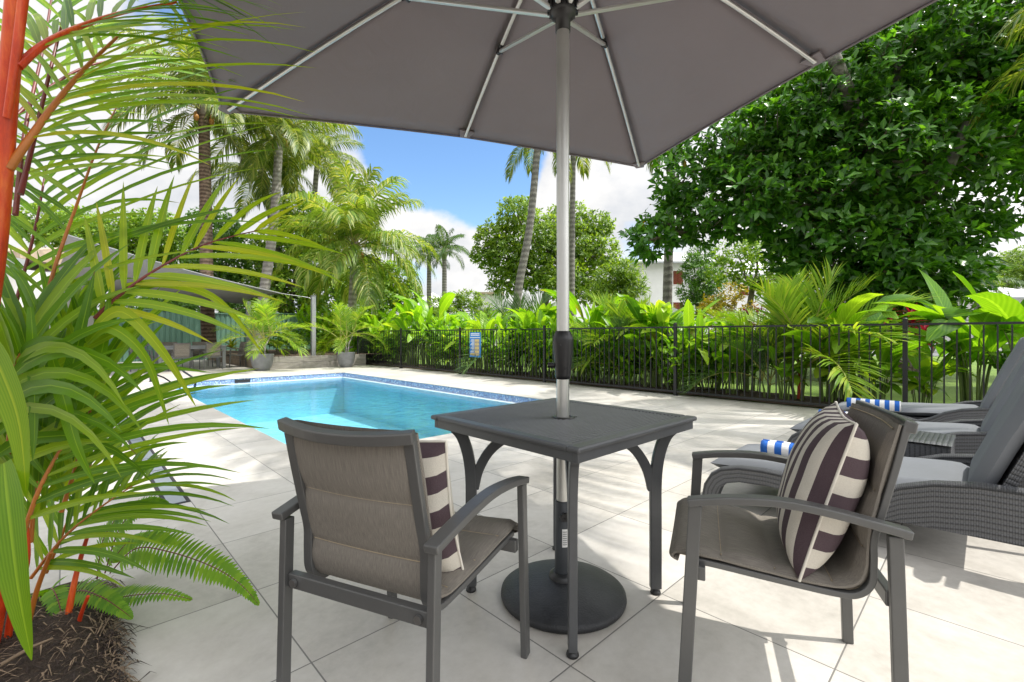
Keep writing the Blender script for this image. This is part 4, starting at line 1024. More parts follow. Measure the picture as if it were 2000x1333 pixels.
# ------------------------------------------------------------------ dining terrace: table, chairs, pots, shade sail
DC = Vector((-10.28, 14.75, 0))
dt = thing('dining_table', 'long grey outdoor dining table under the shade sail', 'table', DC, R(44))
mb = MB(); mb.box((0, 0, .725), (1.8, .95, .03)); mb.build('tabletop', M_grey_post, dt, bevel=.004)
mb = MB(); mb.box((0, -.44, .675), (1.7, .03, .07)); mb.box((0, .44, .675), (1.7, .03, .07)); mb.build('apron', M_grey_post, dt)
for sx in (-1, 1):
    for sy in (-1, 1):
        mb = MB(); mb.box((sx * .83, sy * .41, .355), (.09, .09, .709)); mb.build('leg', M_grey_post, dt, bevel=.004)
D1, D2 = Vector((-SA, CA, 0)), Vector((CA, SA, 0))
def face(d): return math.atan2(-d.x, d.y)
GD = 'grey sling armchairs around the dining table'
dup(chairL, DC - D1 * .78 - D2 * .38, face(D1), 'left of two grey armchairs with their backs to the pool at the dining table', GD)
dup(chairL, DC - D1 * .78 + D2 * .42, face(D1), 'right of two grey armchairs with their backs to the pool at the dining table', GD)
dup(chairL, DC + D2 * 1.25 + D1 * .05, face(-D2 - D1 * .12), 'grey armchair at the planter end of the dining table', GD)
dup(chairL, DC - D2 * 1.25, face(D2), 'grey armchair at the end of the dining table nearest the lipstick palm', GD)
dup(chairL, DC + D1 * .78 + D2 * .42, face(-D1), 'grey armchair on the fence side of the dining table, nearer the brown palm trunk', GD)
dup(chairL, DC + D1 * .78 - D2 * .42, face(-D1), 'grey armchair on the fence side of the dining table, half hidden by palm leaves', GD)
for (u, v0_, v1_, y, w, lab) in ((612, 579, 697, 15.9, .13, 'tall grey square post holding the cable of the shade sail'), (485, 590, 694, 19.2, .15, 'grey square post at the back corner of the shade sail')):
    p = Q(u, v0_, y); t = thing('sail_mast', lab, 'post', (p.x, p.y, 0), R(44))
    mb = MB(); mb.box((0, 0, p.z / 2), (w, w, p.z)); mb.build('shaft', M_grey_post, t, bevel=.006)
    mb = MB(); mb.box((0, 0, p.z + .01), (w + .02, w + .02, .02)); mb.tube([(-w / 2, 0, p.z - .08), (-w / 2 - .06, 0, p.z - .08)], .012, 8); mb.build('cap_and_eye', M_bolt, t)
sA, sB, sC_, sD = Q(551, 574, 15.4), Q(479, 594, 19.0), Q(126, 458, 9.5), Q(60, 556, 16.5)
ss = thing('shade_sail', 'grey fabric shade sail stretched above the dining set', 'shade sail', (0, 0, 0))
def sail(u, v):
    p = (sA * (1 - u) + sC_ * u) * (1 - v) + (sB * (1 - u) + sD * u) * v
    c = (sA + sB + sC_ + sD) / 4
    k = .10 * (4 * u * (1 - u)) * (2 * v - 1) ** 2 + .10 * (4 * v * (1 - v)) * (2 * u - 1) ** 2
    p = p.lerp(c, k); p.z -= .25 * 16 * u * (1 - u) * v * (1 - v); return p
mb = MB(); mb.grid(sail, 24, 24); o = mb.build('sail_cloth', M_sail, ss); so = o.modifiers.new('cloth', 'SOLIDIFY'); so.thickness = .006
mb = MB(); mb.tube([sail(k / 20, 0) for k in range(21)], .018, 6); mb.tube([sail(k / 20, 1) for k in range(21)], .018, 6); mb.build('hem', M_sail, ss)
mb = MB(); pt = Q(612, 583, 15.9); mb.tube([sA, pt], .012, 6); mb.tube([sB, Q(485, 594, 19.15)], .012, 6); mb.build('cable', M_bolt, ss)

# ------------------------------------------------------------------ palms
def frond_mesh(name, el0, el1, L, n, ll, lw, rach, lmat, hang=.9, seed=0, ang=(70, 25), vee=.25, rr=.022, petiole=.16, segs=3):
    """a feather frond growing from the origin along +x, leaving at el0 degrees and bending to el1"""
    r_ = random.Random(seed); ml, k = MB(), 24; pts = [Vector((0, 0, 0))]; tang = []
    bend = r_.uniform(-.25, .25)
    for i in range(k):
        t = (i + .5) / k; e = R(el0 + (el1 - el0) * t ** 1.25); az = bend * t
        d = Vector((math.cos(e) * math.cos(az), math.cos(e) * math.sin(az), math.sin(e))); tang.append(d); pts.append(pts[-1] + d * L / k)
    ml.tube(pts, [rr * (1.3 - 1.15 * i / k) for i in range(k + 1)], 6, m=0)
    for i in range(n):
        t = petiole + (1 - petiole) * (i + .5) / n; q = t * k; j = min(int(q), k - 1); p = pts[j].lerp(pts[j + 1], q - j); d = tang[j]
        sd = d.cross(UP)
        if sd.length < .1: sd = Vector((0, -1, 0))
        sd.normalize(); up = sd.cross(d)
        s_ = (t - petiole) / (1 - petiole); lf = ll * (.45 + .75 * math.sin(math.pi * (.12 + .80 * s_))) * r_.uniform(.88, 1.08)
        a_ = R(ang[0] + (ang[1] - ang[0]) * s_ ** 1.3)
        for sg in (-1, 1):
            aa = a_ * r_.uniform(.9, 1.1); dr = d * math.cos(aa) + sd * sg * math.sin(aa) + up * r_.uniform(vee - .15, vee + .15)
            ml.leaf(p, dr, up, lf, lw * r_.uniform(.85, 1.1), segs, hang * r_.uniform(.7, 1.3), .25, 'ribbon', m=1)
    return ml.mesh(name, [rach, lmat])
def frond_set(name, L, n, ll, lw, rach, lmat, spec, **k):
    return [frond_mesh(name, a, b, L * q, n, ll, lw, rach, lmat, seed=i * 7 + 1, **k) for i, (a, b, q) in enumerate(spec)]
SPEC = [(84, 50, .8), (72, 15, .95), (58, -20, 1.0), (42, -45, 1.0), (25, -60, 1.0), (5, -72, .95), (-25, -80, .85)]
SPEC2 = [(86, 62, .8), (74, 30, .95), (60, 5, 1.0), (45, -25, 1.0), (28, -50, 1.0), (8, -65, .95), (-20, -75, .85)]
FR_coco = frond_set('frond', 4.0, 62, .95, .055, M_rachis, L_coco, SPEC, hang=1.5)
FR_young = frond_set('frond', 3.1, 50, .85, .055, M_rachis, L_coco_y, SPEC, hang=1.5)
FR_royal = frond_set('frond', 3.0, 44, .8, .07, M_rachis, L_royal, SPEC, hang=1.8, segs=2)
FR_cane = frond_set('frond', 1.6, 34, .50, .030, M_rachis, L_cane, SPEC2, hang=.35, ang=(50, 25), rr=.012, vee=.35, petiole=.22)
FR_pot = frond_set('frond', 1.15, 28, .33, .022, M_rachis, L_cane, SPEC2, hang=.5, ang=(55, 25), rr=.009, vee=.3, petiole=.22, segs=2)
FR_pina = frond_set('frond', 1.9, 40, .6, .022, M_rachis, L_royal, SPEC2, hang=.3, ang=(45, 22), rr=.012, vee=.4, petiole=.25, segs=2)

def palm(label, path, r0, r1, fronds, nf, barkm, sc=1.0, cat='palm tree', name='coconut_palm', group='palm trees', lo=0, hi=6, fruit=0, seed=0, crown_part=True, shaft=None, base_flare=1.6):
    """trunk along path (world points, base first), a rosette of fronds at its top"""
    r_ = random.Random(seed + 100); b = Vector(path[0]); t = thing(name, label, cat, b, 0, group)
    pts = catmull([Vector(p) - b for p in path], 10); k = len(pts)
    rad = [(r0 + (r1 - r0) * i / (k - 1)) * (1 + (base_flare - 1) * math.exp(-i / (k - 1) * (pts[-1].length) / .45)) for i in range(k)]
    mb = MB(); mb.tube(pts, rad, 14); mb.build('trunk', barkm, t)
    top = pts[-1]
    if shaft:
        mb = MB(); mb.tube([top - UP * .1, top + UP * .35 * sc, top + UP * .9 * sc], [r1 * 1.05, r1 * 1.3, r1 * .5], 12); mb.build('crownshaft', shaft, t); top = top + UP * .75 * sc
    else:
        mb = MB(); mb.tube([top - UP * .25, top + UP * .1, top + UP * .4], [r1 * 1.02, r1 * 1.5, r1 * .5], 10); mb.build('crown_base', M_bark_tree, t)
    ga = 137.5
    for i in range(nf):
        f = i / max(1, nf - 1); v_ = min(len(fronds) - 1, max(0, round(lo + (hi - lo) * f ** .9 + r_.uniform(-.4, .4))))
        az = R(ga * i + r_.uniform(-14, 14))
        link('frond', fronds[v_], t, top + Vector((0, 0, r_.uniform(-.08, .08))) * sc, (r_.uniform(-.22, .22), r_.uniform(-.12, .12), az), sc * r_.uniform(.88, 1.1))
    for i in range(fruit):
        a_ = U(0, 6.28); mb = MB()
        mb.lathe([(.02, -.15), (.085, -.09), (.11, 0), (.085, .09), (.02, .15)], 10, c=top + Vector((.26 * math.cos(a_), .26 * math.sin(a_), -.2 - .25 * r_.random()))); mb.build('coconut', M_fruit, t)
    return t
def base(u, y, z=0): return Vector(((u - 1000) / F * y, y, z))
B0 = base
palm('tall coconut palm with a brown ringed trunk rising behind the dining table', [B0(410, 18.5, .2), Q(405, 600, 18.5), Q(402, 420, 18.5), Q(398, 215, 18.5)], .27, .19, FR_coco, 26, M_bark_brown, .95, seed=1, fruit=5, base_flare=1.5)
palm('tall coconut palm with a pale curving trunk and a crown right under the canopy edge', [B0(503, 21.5, .2), Q(515, 580, 21.5), Q(535, 430, 21.5), Q(546, 268, 21.5)], .26, .17, FR_coco, 24, M_bark_pale, 1.0, seed=2, fruit=4)
palm('coconut palm bearing orange fruit between the brown and the pale trunk', [B0(560, 24, .2), Q(545, 520, 24), Q(528, 420, 24), Q(512, 345, 24)], .2, .15, FR_coco, 20, M_bark_grey, .85, seed=3, fruit=12)
palm('slim coconut palm far back whose thin trunk shows over the canopy of the short palm', [B0(598, 29, 0), Q(606, 500, 29), Q(613, 400, 29), Q(620, 312, 29)], .18, .15, FR_coco, 22, M_bark_grey, .9, seed=4)
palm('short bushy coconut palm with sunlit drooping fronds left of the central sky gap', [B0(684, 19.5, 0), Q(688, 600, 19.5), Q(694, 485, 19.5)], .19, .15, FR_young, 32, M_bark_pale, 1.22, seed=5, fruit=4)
palm('tall leaning palm with a thin grey trunk left of the umbrella pole', [B0(1003, 22, 0), Q(1012, 570, 22), Q(1035, 440, 22), Q(1052, 262, 22)], .22, .16, FR_coco, 10, M_bark_grey, .8, seed=6)
palm('tall slender palm hidden behind the umbrella pole', [B0(1117, 25, 0), Q(1117, 540, 25), Q(1118, 420, 25), Q(1120, 258, 25)], .17, .14, FR_coco, 16, M_bark_grey, .8, seed=7)
palm('tall grey-trunked palm in front of the white apartment block', [B0(1301, 17, 0), Q(1304, 560, 17), Q(1309, 400, 17), Q(1315, 180, 17)], .18, .145, FR_coco, 16, M_bark_grey, .8, seed=8)
palm('left one of the twin royal palms far beyond the fence', [B0(838, 46, 0), Q(838, 560, 46), Q(838, 512, 46)], .26, .2, FR_royal, 15, M_bark_grey, .9, seed=9, name='royal_palm', shaft=M_stem_green, lo=0, hi=5)
palm('right and taller one of the twin royal palms far beyond the fence', [B0(868, 44, 0), Q(868, 560, 44), Q(868, 505, 44)], .26, .2, FR_royal, 17, M_bark_grey, .95, seed=10, name='royal_palm', shaft=M_stem_green, lo=0, hi=5)
palm('small shaggy palm in front of the carport at the far right', [B0(1908, 30, 0), Q(1908, 580, 30), Q(1909, 556, 30)], .15, .12, FR_royal, 16, M_bark_grey, .8, seed=11, name='royal_palm', lo=0, hi=6)
palm('palm at the right edge whose hanging frond tips reach into the picture', [B0(2430, 7.6, 0), B0(2415, 7.6, 3), B0(2395, 7.6, 6.6)], .17, .13, FR_young, 22, M_bark_grey, 1.0, seed=12)
palm('tall coconut palm right of the picture that shades the paving behind the table', [Vector((8.5, 3.2, 0)), Vector((8.2, 3.2, 4)), Vector((7.4, 4.0, 7.5)), Vector((6.4, 4.9, 10.5))], .2, .15, FR_coco, 13, M_bark_grey, 1.0, seed=13)
palm('leaning coconut palm right of the picture that shades the paving left of the pool', [Vector((8.0, 5.0, 0)), Vector((7.6, 5.1, 4)), Vector((6.0, 5.2, 9)), Vector((3.4, 5.0, 12.2))], .2, .15, FR_coco, 15, M_bark_grey, 1.0, seed=14)

# potted palms
def pot_palm(loc, rad, hgt, label_pot, label_palm, seed, stems, sc):
    t = thing('plant_pot', label_pot, 'plant pot', loc, 0, 'grey plant pots by the timber wall')
    mb = MB(); pr = [(.58, .0), (.62, .01), (.84, .28), (.96, .62), (1.0, .93), (1.03, .97), (1.03, 1.0), (.94, 1.0), (.92, .93)]
    mb.lathe([(r_ * rad, z * hgt) for r_, z in pr], 40); mb.build('pot_body', M_pot, t)
    mb = MB(); mb.lathe([(.01, hgt * .93), (rad * .93, hgt * .92)], 24); mb.build('potting_soil', M_mulch, t)
    r_ = random.Random(seed); p = thing('potted_palm', label_palm, 'palm', Vector(loc) + UP * hgt * .92, 0, 'small palms in grey pots')
    for i in range(stems):
        a_ = 6.28 * i / stems + r_.random(); h_ = r_.uniform(.35, .65) * sc; d = Vector((math.cos(a_), math.sin(a_), 0))
        mb = MB(); top = d * (.10 + .12 * sc) + UP * h_; mb.tube([d * .06, d * .09 + UP * h_ * .5, top], [.022, .018, .014], 8); mb.build('stem', M_stem_green if i % 2 else M_bark_pale, p)
        for k in range(6):
            link('frond', FR_pot[min(6, k)], p, top, (r_.uniform(-.2, .2), 0, a_ + 2.4 * k + r_.uniform(-.4, .4)), sc * r_.uniform(.8, 1.15))
pot_palm(P(512, 724), .32, .50, 'large round grey pot standing left of two by the timber wall', 'arching yellow-green palm in the larger grey pot', 3, 4, 1.15)
pot_palm(P(676, 717.5), .29, .50, 'grey pot standing at the fence end of the timber wall', 'feathery young palm in the grey pot at the fence end of the wall', 5, 3, 1.15)

# ------------------------------------------------------------------ broadleaf trees and shrubs
def limb(mb, a, b, r0, r1, seed, sag=.12):
    r_ = random.Random(seed); a, b = Vector(a), Vector(b); d = b - a; L = d.length
    mid = [a + d * t + Vector((r_.uniform(-1, 1), r_.uniform(-1, 1), r_.uniform(-.2, 1))) * L * sag * math.sin(math.pi * t) for t in (.33, .66)]
    mb.tube(catmull([a] + mid + [b], 4), [r0 + (r1 - r0) * i / 12 for i in range(13)], 7)
def tree(name, label, base_, fork, clumps, lmat, ll, lw, dens, k=6, shape='oval', trunk_r=.2, barkm=None, cat='tree', group=None, seed=0, droop=.4, segs=2, spread=.9, flat=.85, trunk=True, inner=.35):
    r_ = random.Random(seed); b = Vector(base_); t = thing(name, label, cat, b, 0, group)
    fork = Vector(fork)
    mb = MB(); mid = (b + fork) / 2 + Vector((r_.uniform(-.1, .1), 0, 0)) * (fork - b).length
    mb.tube([p - b for p in catmull([b, mid, fork], 5)], [trunk_r * (1.25 - .5 * i / 10) for i in range(11)], 10); mb.build('trunk', barkm or M_bark_tree, t)
    mb = MB(); lb = MB()
    for ci, (c, rad) in enumerate(clumps):
        c = Vector(c); limb(lb, fork - b, c - b, trunk_r * .5, trunk_r * .12, ci + seed)
        rx = rad if isinstance(rad, (tuple, list)) else (rad, rad, rad * flat)
        n = int(dens * (rx[0] * rx[1] * rx[2]) ** (2 / 3))
        for i in range(n):
            v = Vector((r_.gauss(0, 1), r_.gauss(0, 1), r_.gauss(0, 1))).normalized()
            lump = 1 + .28 * noise.noise(v * 2.2 + Vector((ci * 3.1, seed, 0)))
            q = (inner + (1 - inner) * r_.random() ** .45) * lump
            p = c - b + Vector((v.x * rx[0], v.y * rx[1], v.z * rx[2])) * q
            if q < .55 and r_.random() < .4: continue
            out = (v * .7 + UP * .45 + Vector((r_.uniform(-.4, .4), r_.uniform(-.4, .4), r_.uniform(-.3, .3)))).normalized()
            s0 = out.cross(Vector((r_.random() - .5, r_.random() - .5, r_.random()))).normalized(); s1 = out.cross(s0)
            if i % 9 == 0 and rad != 0: lb.tube([p, p - out * ll * 1.5, p * .7 + (c - b) * .3 - out * ll], [trunk_r * .02, trunk_r * .035, trunk_r * .05], 4, False)
            ph = r_.random() * 6.28
            for j in range(k):
                a_ = ph + 6.283 * j / k + r_.uniform(-.3, .3); sp = spread * r_.uniform(.7, 1.2)
                d = out * (1 - sp * .55) + (s0 * math.cos(a_) + s1 * math.sin(a_)) * sp
                mb.leaf(p + Vector((r_.uniform(-.35, .35), r_.uniform(-.35, .35), r_.uniform(-.3, .3))) * ll, d, out, ll * r_.uniform(.7, 1.15), lw * r_.uniform(.8, 1.1), segs, droop, .2, shape)
    lb.build('branches', barkm or M_bark_tree, t); mb.build('crown', lmat, t); return t

# the big dark tree on the right
CL = [(1345, 335, 13, 1.0), (1430, 300, 12.5, 1.25), (1268, 470, 13, .62), (1300, 440, 13.2, .7), (1345, 425, 13.5, 1.0), (1450, 395, 12, 1.25), (1520, 290, 12.2, 1.4), (1590, 230, 12, 1.5),
      (1560, 400, 11.6, 1.3), (1680, 180, 12, 1.7), (1690, 320, 11.3, 1.5), (1640, 470, 11.4, 1.2), (1735, 470, 11, 1.25), (1790, 120, 12, 1.9), (1820, 290, 11, 1.5), (1900, 40, 12, 2.0),
      (1940, 170, 11.5, 1.6), (1985, 285, 11.5, 1.1), (1880, 215, 12, 1.5), (1800, 520, 11.3, 1.05), (1690, 575, 11.6, .95), (1760, 590, 12, .9), (1850, 470, 11.2, .8), (1905, 440, 11, .65), (1950, 395, 11, .7),
      (1885, 530, 11.6, .6), (1650, 610, 11.8, .7), (1730, 530, 10.6, .8), (1830, 575, 11, .7), (1690, 640, 11.6, .6), (1780, 625, 11.2, .7), (1620, 570, 12, .7), (1560, 500, 12.2, .75), (2010, 80, 12, 1.9), (2110, 220, 12, 1.8), (2060, 20, 12.5, 2.0),
      (1600, 340, 14.2, 1.9), (1790, 240, 14.5, 2.2), (1740, 430, 14, 1.6), (1470, 340, 14.6, 1.4), (1690, 60, 14, 2.2), (1560, 170, 13.5, 1.9)]
bt = tree('almond_tree', 'huge dark green tree with large glossy leaves on the right behind the fence', base(1760, 13.2), Q(1745, 430, 13.0), [(Q(u, v, y), r_) for u, v, y, r_ in CL], L_almond, .29, .185, 125, 6, 'spoon', .30, seed=21, droop=.6, inner=.4, spread=.8)
mb = MB(); b_ = Vector(bt.location)
for path, r0, r1 in (([(1745, 430, 13.0), (1715, 330, 12.2), (1670, 220, 11.4), (1640, 140, 10.9), (1600, 40, 10.8)], .22, .13), ([(1745, 430, 13.0), (1790, 395, 12), (1840, 350, 11.2), (1890, 240, 11)], .2, .09), ([(1745, 430, 13.0), (1740, 300, 12.4), (1760, 100, 12)], .2, .09)):
    pp = catmull([Q(*x) - b_ for x in path], 5); mb.tube(pp, [r0 + (r1 - r0) * i / (len(pp) - 1) for i in range(len(pp))], 10)
mb.build('main_limb', M_bark_grey, bt)

def qc(l): return [(Q(u, v, y), r_) for u, v, y, r_ in l]
tree('rain_tree', 'round broad tree with yellow-green leaves behind the umbrella pole', base(1075, 35), Q(1075, 545, 35), qc([(990, 500, 35, 2.0), (965, 465, 35, 1.5), (1010, 420, 35, 1.7), (1060, 470, 34, 2.2), (1120, 480, 35, 2.2), (1110, 430, 36, 1.7), (1170, 440, 35, 1.2), (1165, 500, 34, 1.7), (1040, 535, 34, 1.7), (985, 555, 35, 1.2), (1100, 545, 33, 1.8), (1150, 560, 34, 1.5), (945, 500, 35, 1.0)]), L_tree, .32, .14, 120, 6, 'oval', .34, seed=31, inner=.3)
HT = [('bright leafy tree above the shade sail at the far left', base(235, 26), Q(235, 540, 26), [(190, 470, 26, 1.4), (240, 460, 26, 1.5), (300, 455, 26, 1.5), (345, 480, 27, 1.4), (150, 450, 27, 1.5), (270, 520, 26, 1.6), (100, 440, 28, 1.6)], L_hedge, 41),
      ('dark leafy tree behind the brown palm trunk', base(440, 25), Q(440, 560, 25), [(400, 540, 25, 1.5), (450, 500, 25, 1.6), (360, 560, 25, 1.4), (470, 570, 25, 1.3), (420, 450, 26, 1.4), (330, 600, 25, 1.2)], L_shrub, 42),
      ('bushy green tree between the pale palm trunk and the short palm', base(575, 24), Q(575, 560, 24), [(540, 500, 24, 1.3), (585, 470, 24.5, 1.3), (620, 520, 24, 1.3), (560, 570, 23.5, 1.3), (630, 580, 23.5, 1.2), (590, 420, 25, 1.2), (640, 450, 26, 1.2), (520, 560, 24, 1.1)], L_hedge, 43),
      ('leafy tree filling in behind the short bushy palm', base(745, 26), Q(745, 580, 26), [(720, 540, 26, 1.3), (770, 545, 26, 1.2), (790, 580, 26, 1.0), (690, 560, 27, 1.3), (740, 590, 25, 1.1)], L_hedge, 44),
      ('pale green trees behind the driveway at the far right', base(1945, 48), Q(1945, 575, 48), [(1900, 560, 48, 2.2), (1945, 540, 50, 2.4), (1990, 525, 50, 2.6), (1870, 580, 46, 1.8), (2040, 520, 50, 2.6)], L_tree, 45)]
for lab, b_, f_, cl, lm, sd in HT:
    tree('leafy_tree', lab, b_, f_, qc(cl), lm, .22, .11, 230, 6, 'oval', .16, seed=sd, inner=.5, group='trees at the back of the garden')
tree('low_tree', 'feathery low tree in front of the white parapet house', base(905, 30), Q(905, 610, 30), qc([(885, 590, 30, .8), (915, 585, 30, .8), (850, 600, 31, .8), (940, 605, 29, .7), (870, 615, 29, .8)]), L_tree, .25, .09, 180, 6, 'oval', .08, seed=46, inner=.4)
tree('screw_pine', 'spiky dark tree left of the white apartment block', base(1205, 28), Q(1205, 590, 28), qc([(1190, 545, 28, .9), (1220, 530, 28, .9), (1210, 570, 28, .9), (1235, 560, 28, .8), (1175, 575, 28, .8), (1195, 605, 27, .8)]), L_tree, .45, .08, 150, 7, 'ribbon', .12, seed=47, inner=.4)
tree('leafy_tree', 'narrow dense green tree beside the shuttered windows', base(1362, 24), Q(1362, 600, 24), qc([(1358, 530, 24, .75), (1350, 570, 24, .7), (1375, 560, 24, .7), (1362, 600, 24, .8), (1385, 590, 24, .7), (1372, 495, 24.5, .7), (1395, 545, 24, .7), (1352, 510, 24, .5)]), L_shrub, .26, .06, 220, 7, 'ribbon', .1, seed=48, inner=.4, group='trees at the back of the garden')
tree('leafy_tree', 'yellow-green open tree with a forked trunk under the big dark tree', base(1480, 20), Q(1470, 560, 20), qc([(1440, 500, 20, .9), (1490, 480, 20.5, 1.0), (1530, 520, 20, .9), (1570, 540, 20, .9), (1410, 530, 20.5, .7), (1460, 545, 20, .7), (1505, 560, 20, .8)]), L_hedge, .18, .085, 190, 6, 'oval', .14, seed=49, inner=.4, group='trees at the back of the garden')
tree('croton_bush', 'rounded yellow and orange croton bush behind the fence', base(1412, 17), base(1412, 17, .5), qc([(1405, 595, 17, .55), (1430, 575, 17, .5), (1385, 605, 17, .45), (1445, 605, 17, .5), (1415, 625, 16.8, .55), (1462, 620, 17, .4)]), L_croton, .15, .06, 220, 6, 'oval', .05, cat='bush', seed=50, inner=.4)
tree('croton_bush', 'dark red and green croton beside the yellow bush', base(1480, 16), base(1480, 16, .4), qc([(1475, 620, 16, .4), (1500, 612, 16, .35), (1490, 640, 16, .4)]), L_red, .13, .055, 110, 6, 'oval', .04, cat='bush', seed=51, inner=.4)
tree('shrub', 'dark green shrub under the left side of the big tree', base(1790, 10.2), base(1790, 10.2, .3), qc([(1720, 610, 10.5, .45), (1770, 600, 10.5, .5), (1830, 620, 10.2, .45), (1690, 635, 10.4, .4), (1865, 600, 10.5, .4), (1800, 640, 10.2, .45)]), L_shrub, .15, .07, 190, 6, 'oval', .05, cat='bush', seed=52, inner=.35)
tree('shrub', 'low glossy shrub in the raised bed left of the sail post', base(560, 17.5, .37), base(560, 17.5, .6), qc([(545, 655, 17.5, .5), (575, 665, 17, .5), (600, 650, 17.5, .5), (530, 675, 17, .35)]), L_shrub, .17, .07, 170, 6, 'oval', .04, cat='bush', seed=53, inner=.3)
tree('hedge', 'dark leafy hedge along the green boundary fence', W(0, 25.2), W(0, 25.2, .6), [(W(-5 + k * 1.5, 25.6, 1.9), (1.0, 1.0, 1.1)) for k in range(11)], L_shrub, .2, .1, 170, 6, 'oval', .06, cat='hedge', seed=54, inner=.35)
# ------------------------------------------------------------------ planting along the fence
def along(u, b):                                              # point on the line b = const met by the sight line through column u
    k = (u - 1000) / F; y = b / (CA * k + SA); return Vector((k * y, y, 0))
def ginger_proto(seed, h, nst, ll, lw, lmat, per=8, spreadr=.28, lean=.3):
    """clump of leafy canes: returns (stem mesh, leaf mesh)"""
    r_ = random.Random(seed); sm_, lm_ = MB(), MB()
    for i in range(nst):
        a_ = r_.random() * 6.28; q = r_.random() ** .6; b_ = Vector((math.cos(a_), math.sin(a_), 0)) * spreadr * q
        hh = h * r_.uniform(.55, 1.0); out = (Vector((math.cos(a_), math.sin(a_), 0)) * lean * (.3 + q) + UP).normalized()
        pts = [b_ + out * hh * t + Vector((math.cos(a_), math.sin(a_), 0)) * .12 * hh * t * t for t in (0, .35, .7, 1.0)]
        pts = catmull(pts, 3); sm_.tube(pts, [.013 - .008 * k / (len(pts) - 1) for k in range(len(pts))], 6)
        az = r_.random() * 6.28
        for k in range(per):
            t = .28 + .72 * (k + r_.random() * .5) / per; q_ = t * (len(pts) - 1); j = min(int(q_), len(pts) - 2); p = pts[j].lerp(pts[j + 1], q_ - j)
            aa = az + math.pi * k + r_.uniform(-.5, .5); e = R(r_.uniform(15, 55) if k < per - 2 else r_.uniform(55, 80))
            d = Vector((math.cos(aa) * math.cos(e), math.sin(aa) * math.cos(e), math.sin(e)))
            lm_.leaf(p, d, UP if e < 1.1 else Vector((-math.cos(aa), -math.sin(aa), .3)), ll * r_.uniform(.7, 1.15), lw * r_.uniform(.8, 1.2), 5, r_.uniform(.5, 1.3), .18, 'lance', twist=r_.uniform(-.6, .6))
    return sm_.mesh('stem', M_stem_green), lm_.mesh('foliage', lmat)
def paddle_proto(seed, h, nst, ll, lw, lmat, spreadr=.18):
    """heliconia: long petioles, each ending in one big paddle leaf, leaves also at middle height"""
    r_ = random.Random(seed); sm_, lm_ = MB(), MB()
    for i in range(nst):
        a_ = r_.random() * 6.28; b_ = Vector((math.cos(a_), math.sin(a_), 0)) * spreadr * r_.random() ** .5
        hh = h * r_.uniform(.35, .78); ln = r_.uniform(.05, .38); o_ = Vector((math.cos(a_), math.sin(a_), 0))
        pts = catmull([b_, b_ + UP * hh * .4 + o_ * ln * .12 * hh, b_ + UP * hh * .8 + o_ * ln * .45 * hh, b_ + UP * hh + o_ * ln * .8 * hh], 3)
        sm_.tube(pts, [.014 - .008 * k / (len(pts) - 1) for k in range(len(pts))], 6)
        e = R(r_.uniform(20, 78)); d = (pts[-1] - pts[-2]).normalized() * .6 + Vector((o_.x * math.cos(e), o_.y * math.cos(e), math.sin(e)))
        lm_.leaf(pts[-1], d, Vector((-o_.x, -o_.y, .6)), ll * r_.uniform(.65, 1.1), lw * r_.uniform(.8, 1.15), 7, r_.uniform(.3, 1.6), .22, 'oval', twist=r_.uniform(-.7, .7))
        if r_.random() < .7:
            q = pts[len(pts) // 2]; a2 = a_ + r_.uniform(1.5, 4.5); o2 = Vector((math.cos(a2), math.sin(a2), 0))
            lm_.leaf(q, o2 * .8 + UP * .6, UP, ll * r_.uniform(.5, .9), lw * r_.uniform(.7, 1.0), 6, r_.uniform(.6, 1.6), .2, 'oval', twist=r_.uniform(-.7, .7))
    return sm_.mesh('stem', M_stem_green), lm_.mesh('foliage', lmat)
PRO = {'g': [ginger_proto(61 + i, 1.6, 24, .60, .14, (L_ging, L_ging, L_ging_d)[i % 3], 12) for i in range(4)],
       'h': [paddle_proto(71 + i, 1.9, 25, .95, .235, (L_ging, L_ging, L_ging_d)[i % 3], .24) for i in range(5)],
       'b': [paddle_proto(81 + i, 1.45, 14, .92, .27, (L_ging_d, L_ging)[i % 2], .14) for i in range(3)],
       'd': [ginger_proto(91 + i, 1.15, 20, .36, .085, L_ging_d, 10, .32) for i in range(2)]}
def plant(name, label, loc, kind, v_, sc, rz, group, cat):
    sm_, lm_ = PRO[kind][v_ % len(PRO[kind])]; t = thing(name, label, cat, loc, rz, group)
    link('stem', sm_, t, None, None, sc); link('foliage', lm_, t, None, None, sc); return t
GG, GH = 'ginger clumps along the garden bed', 'heliconia clumps behind the fence'
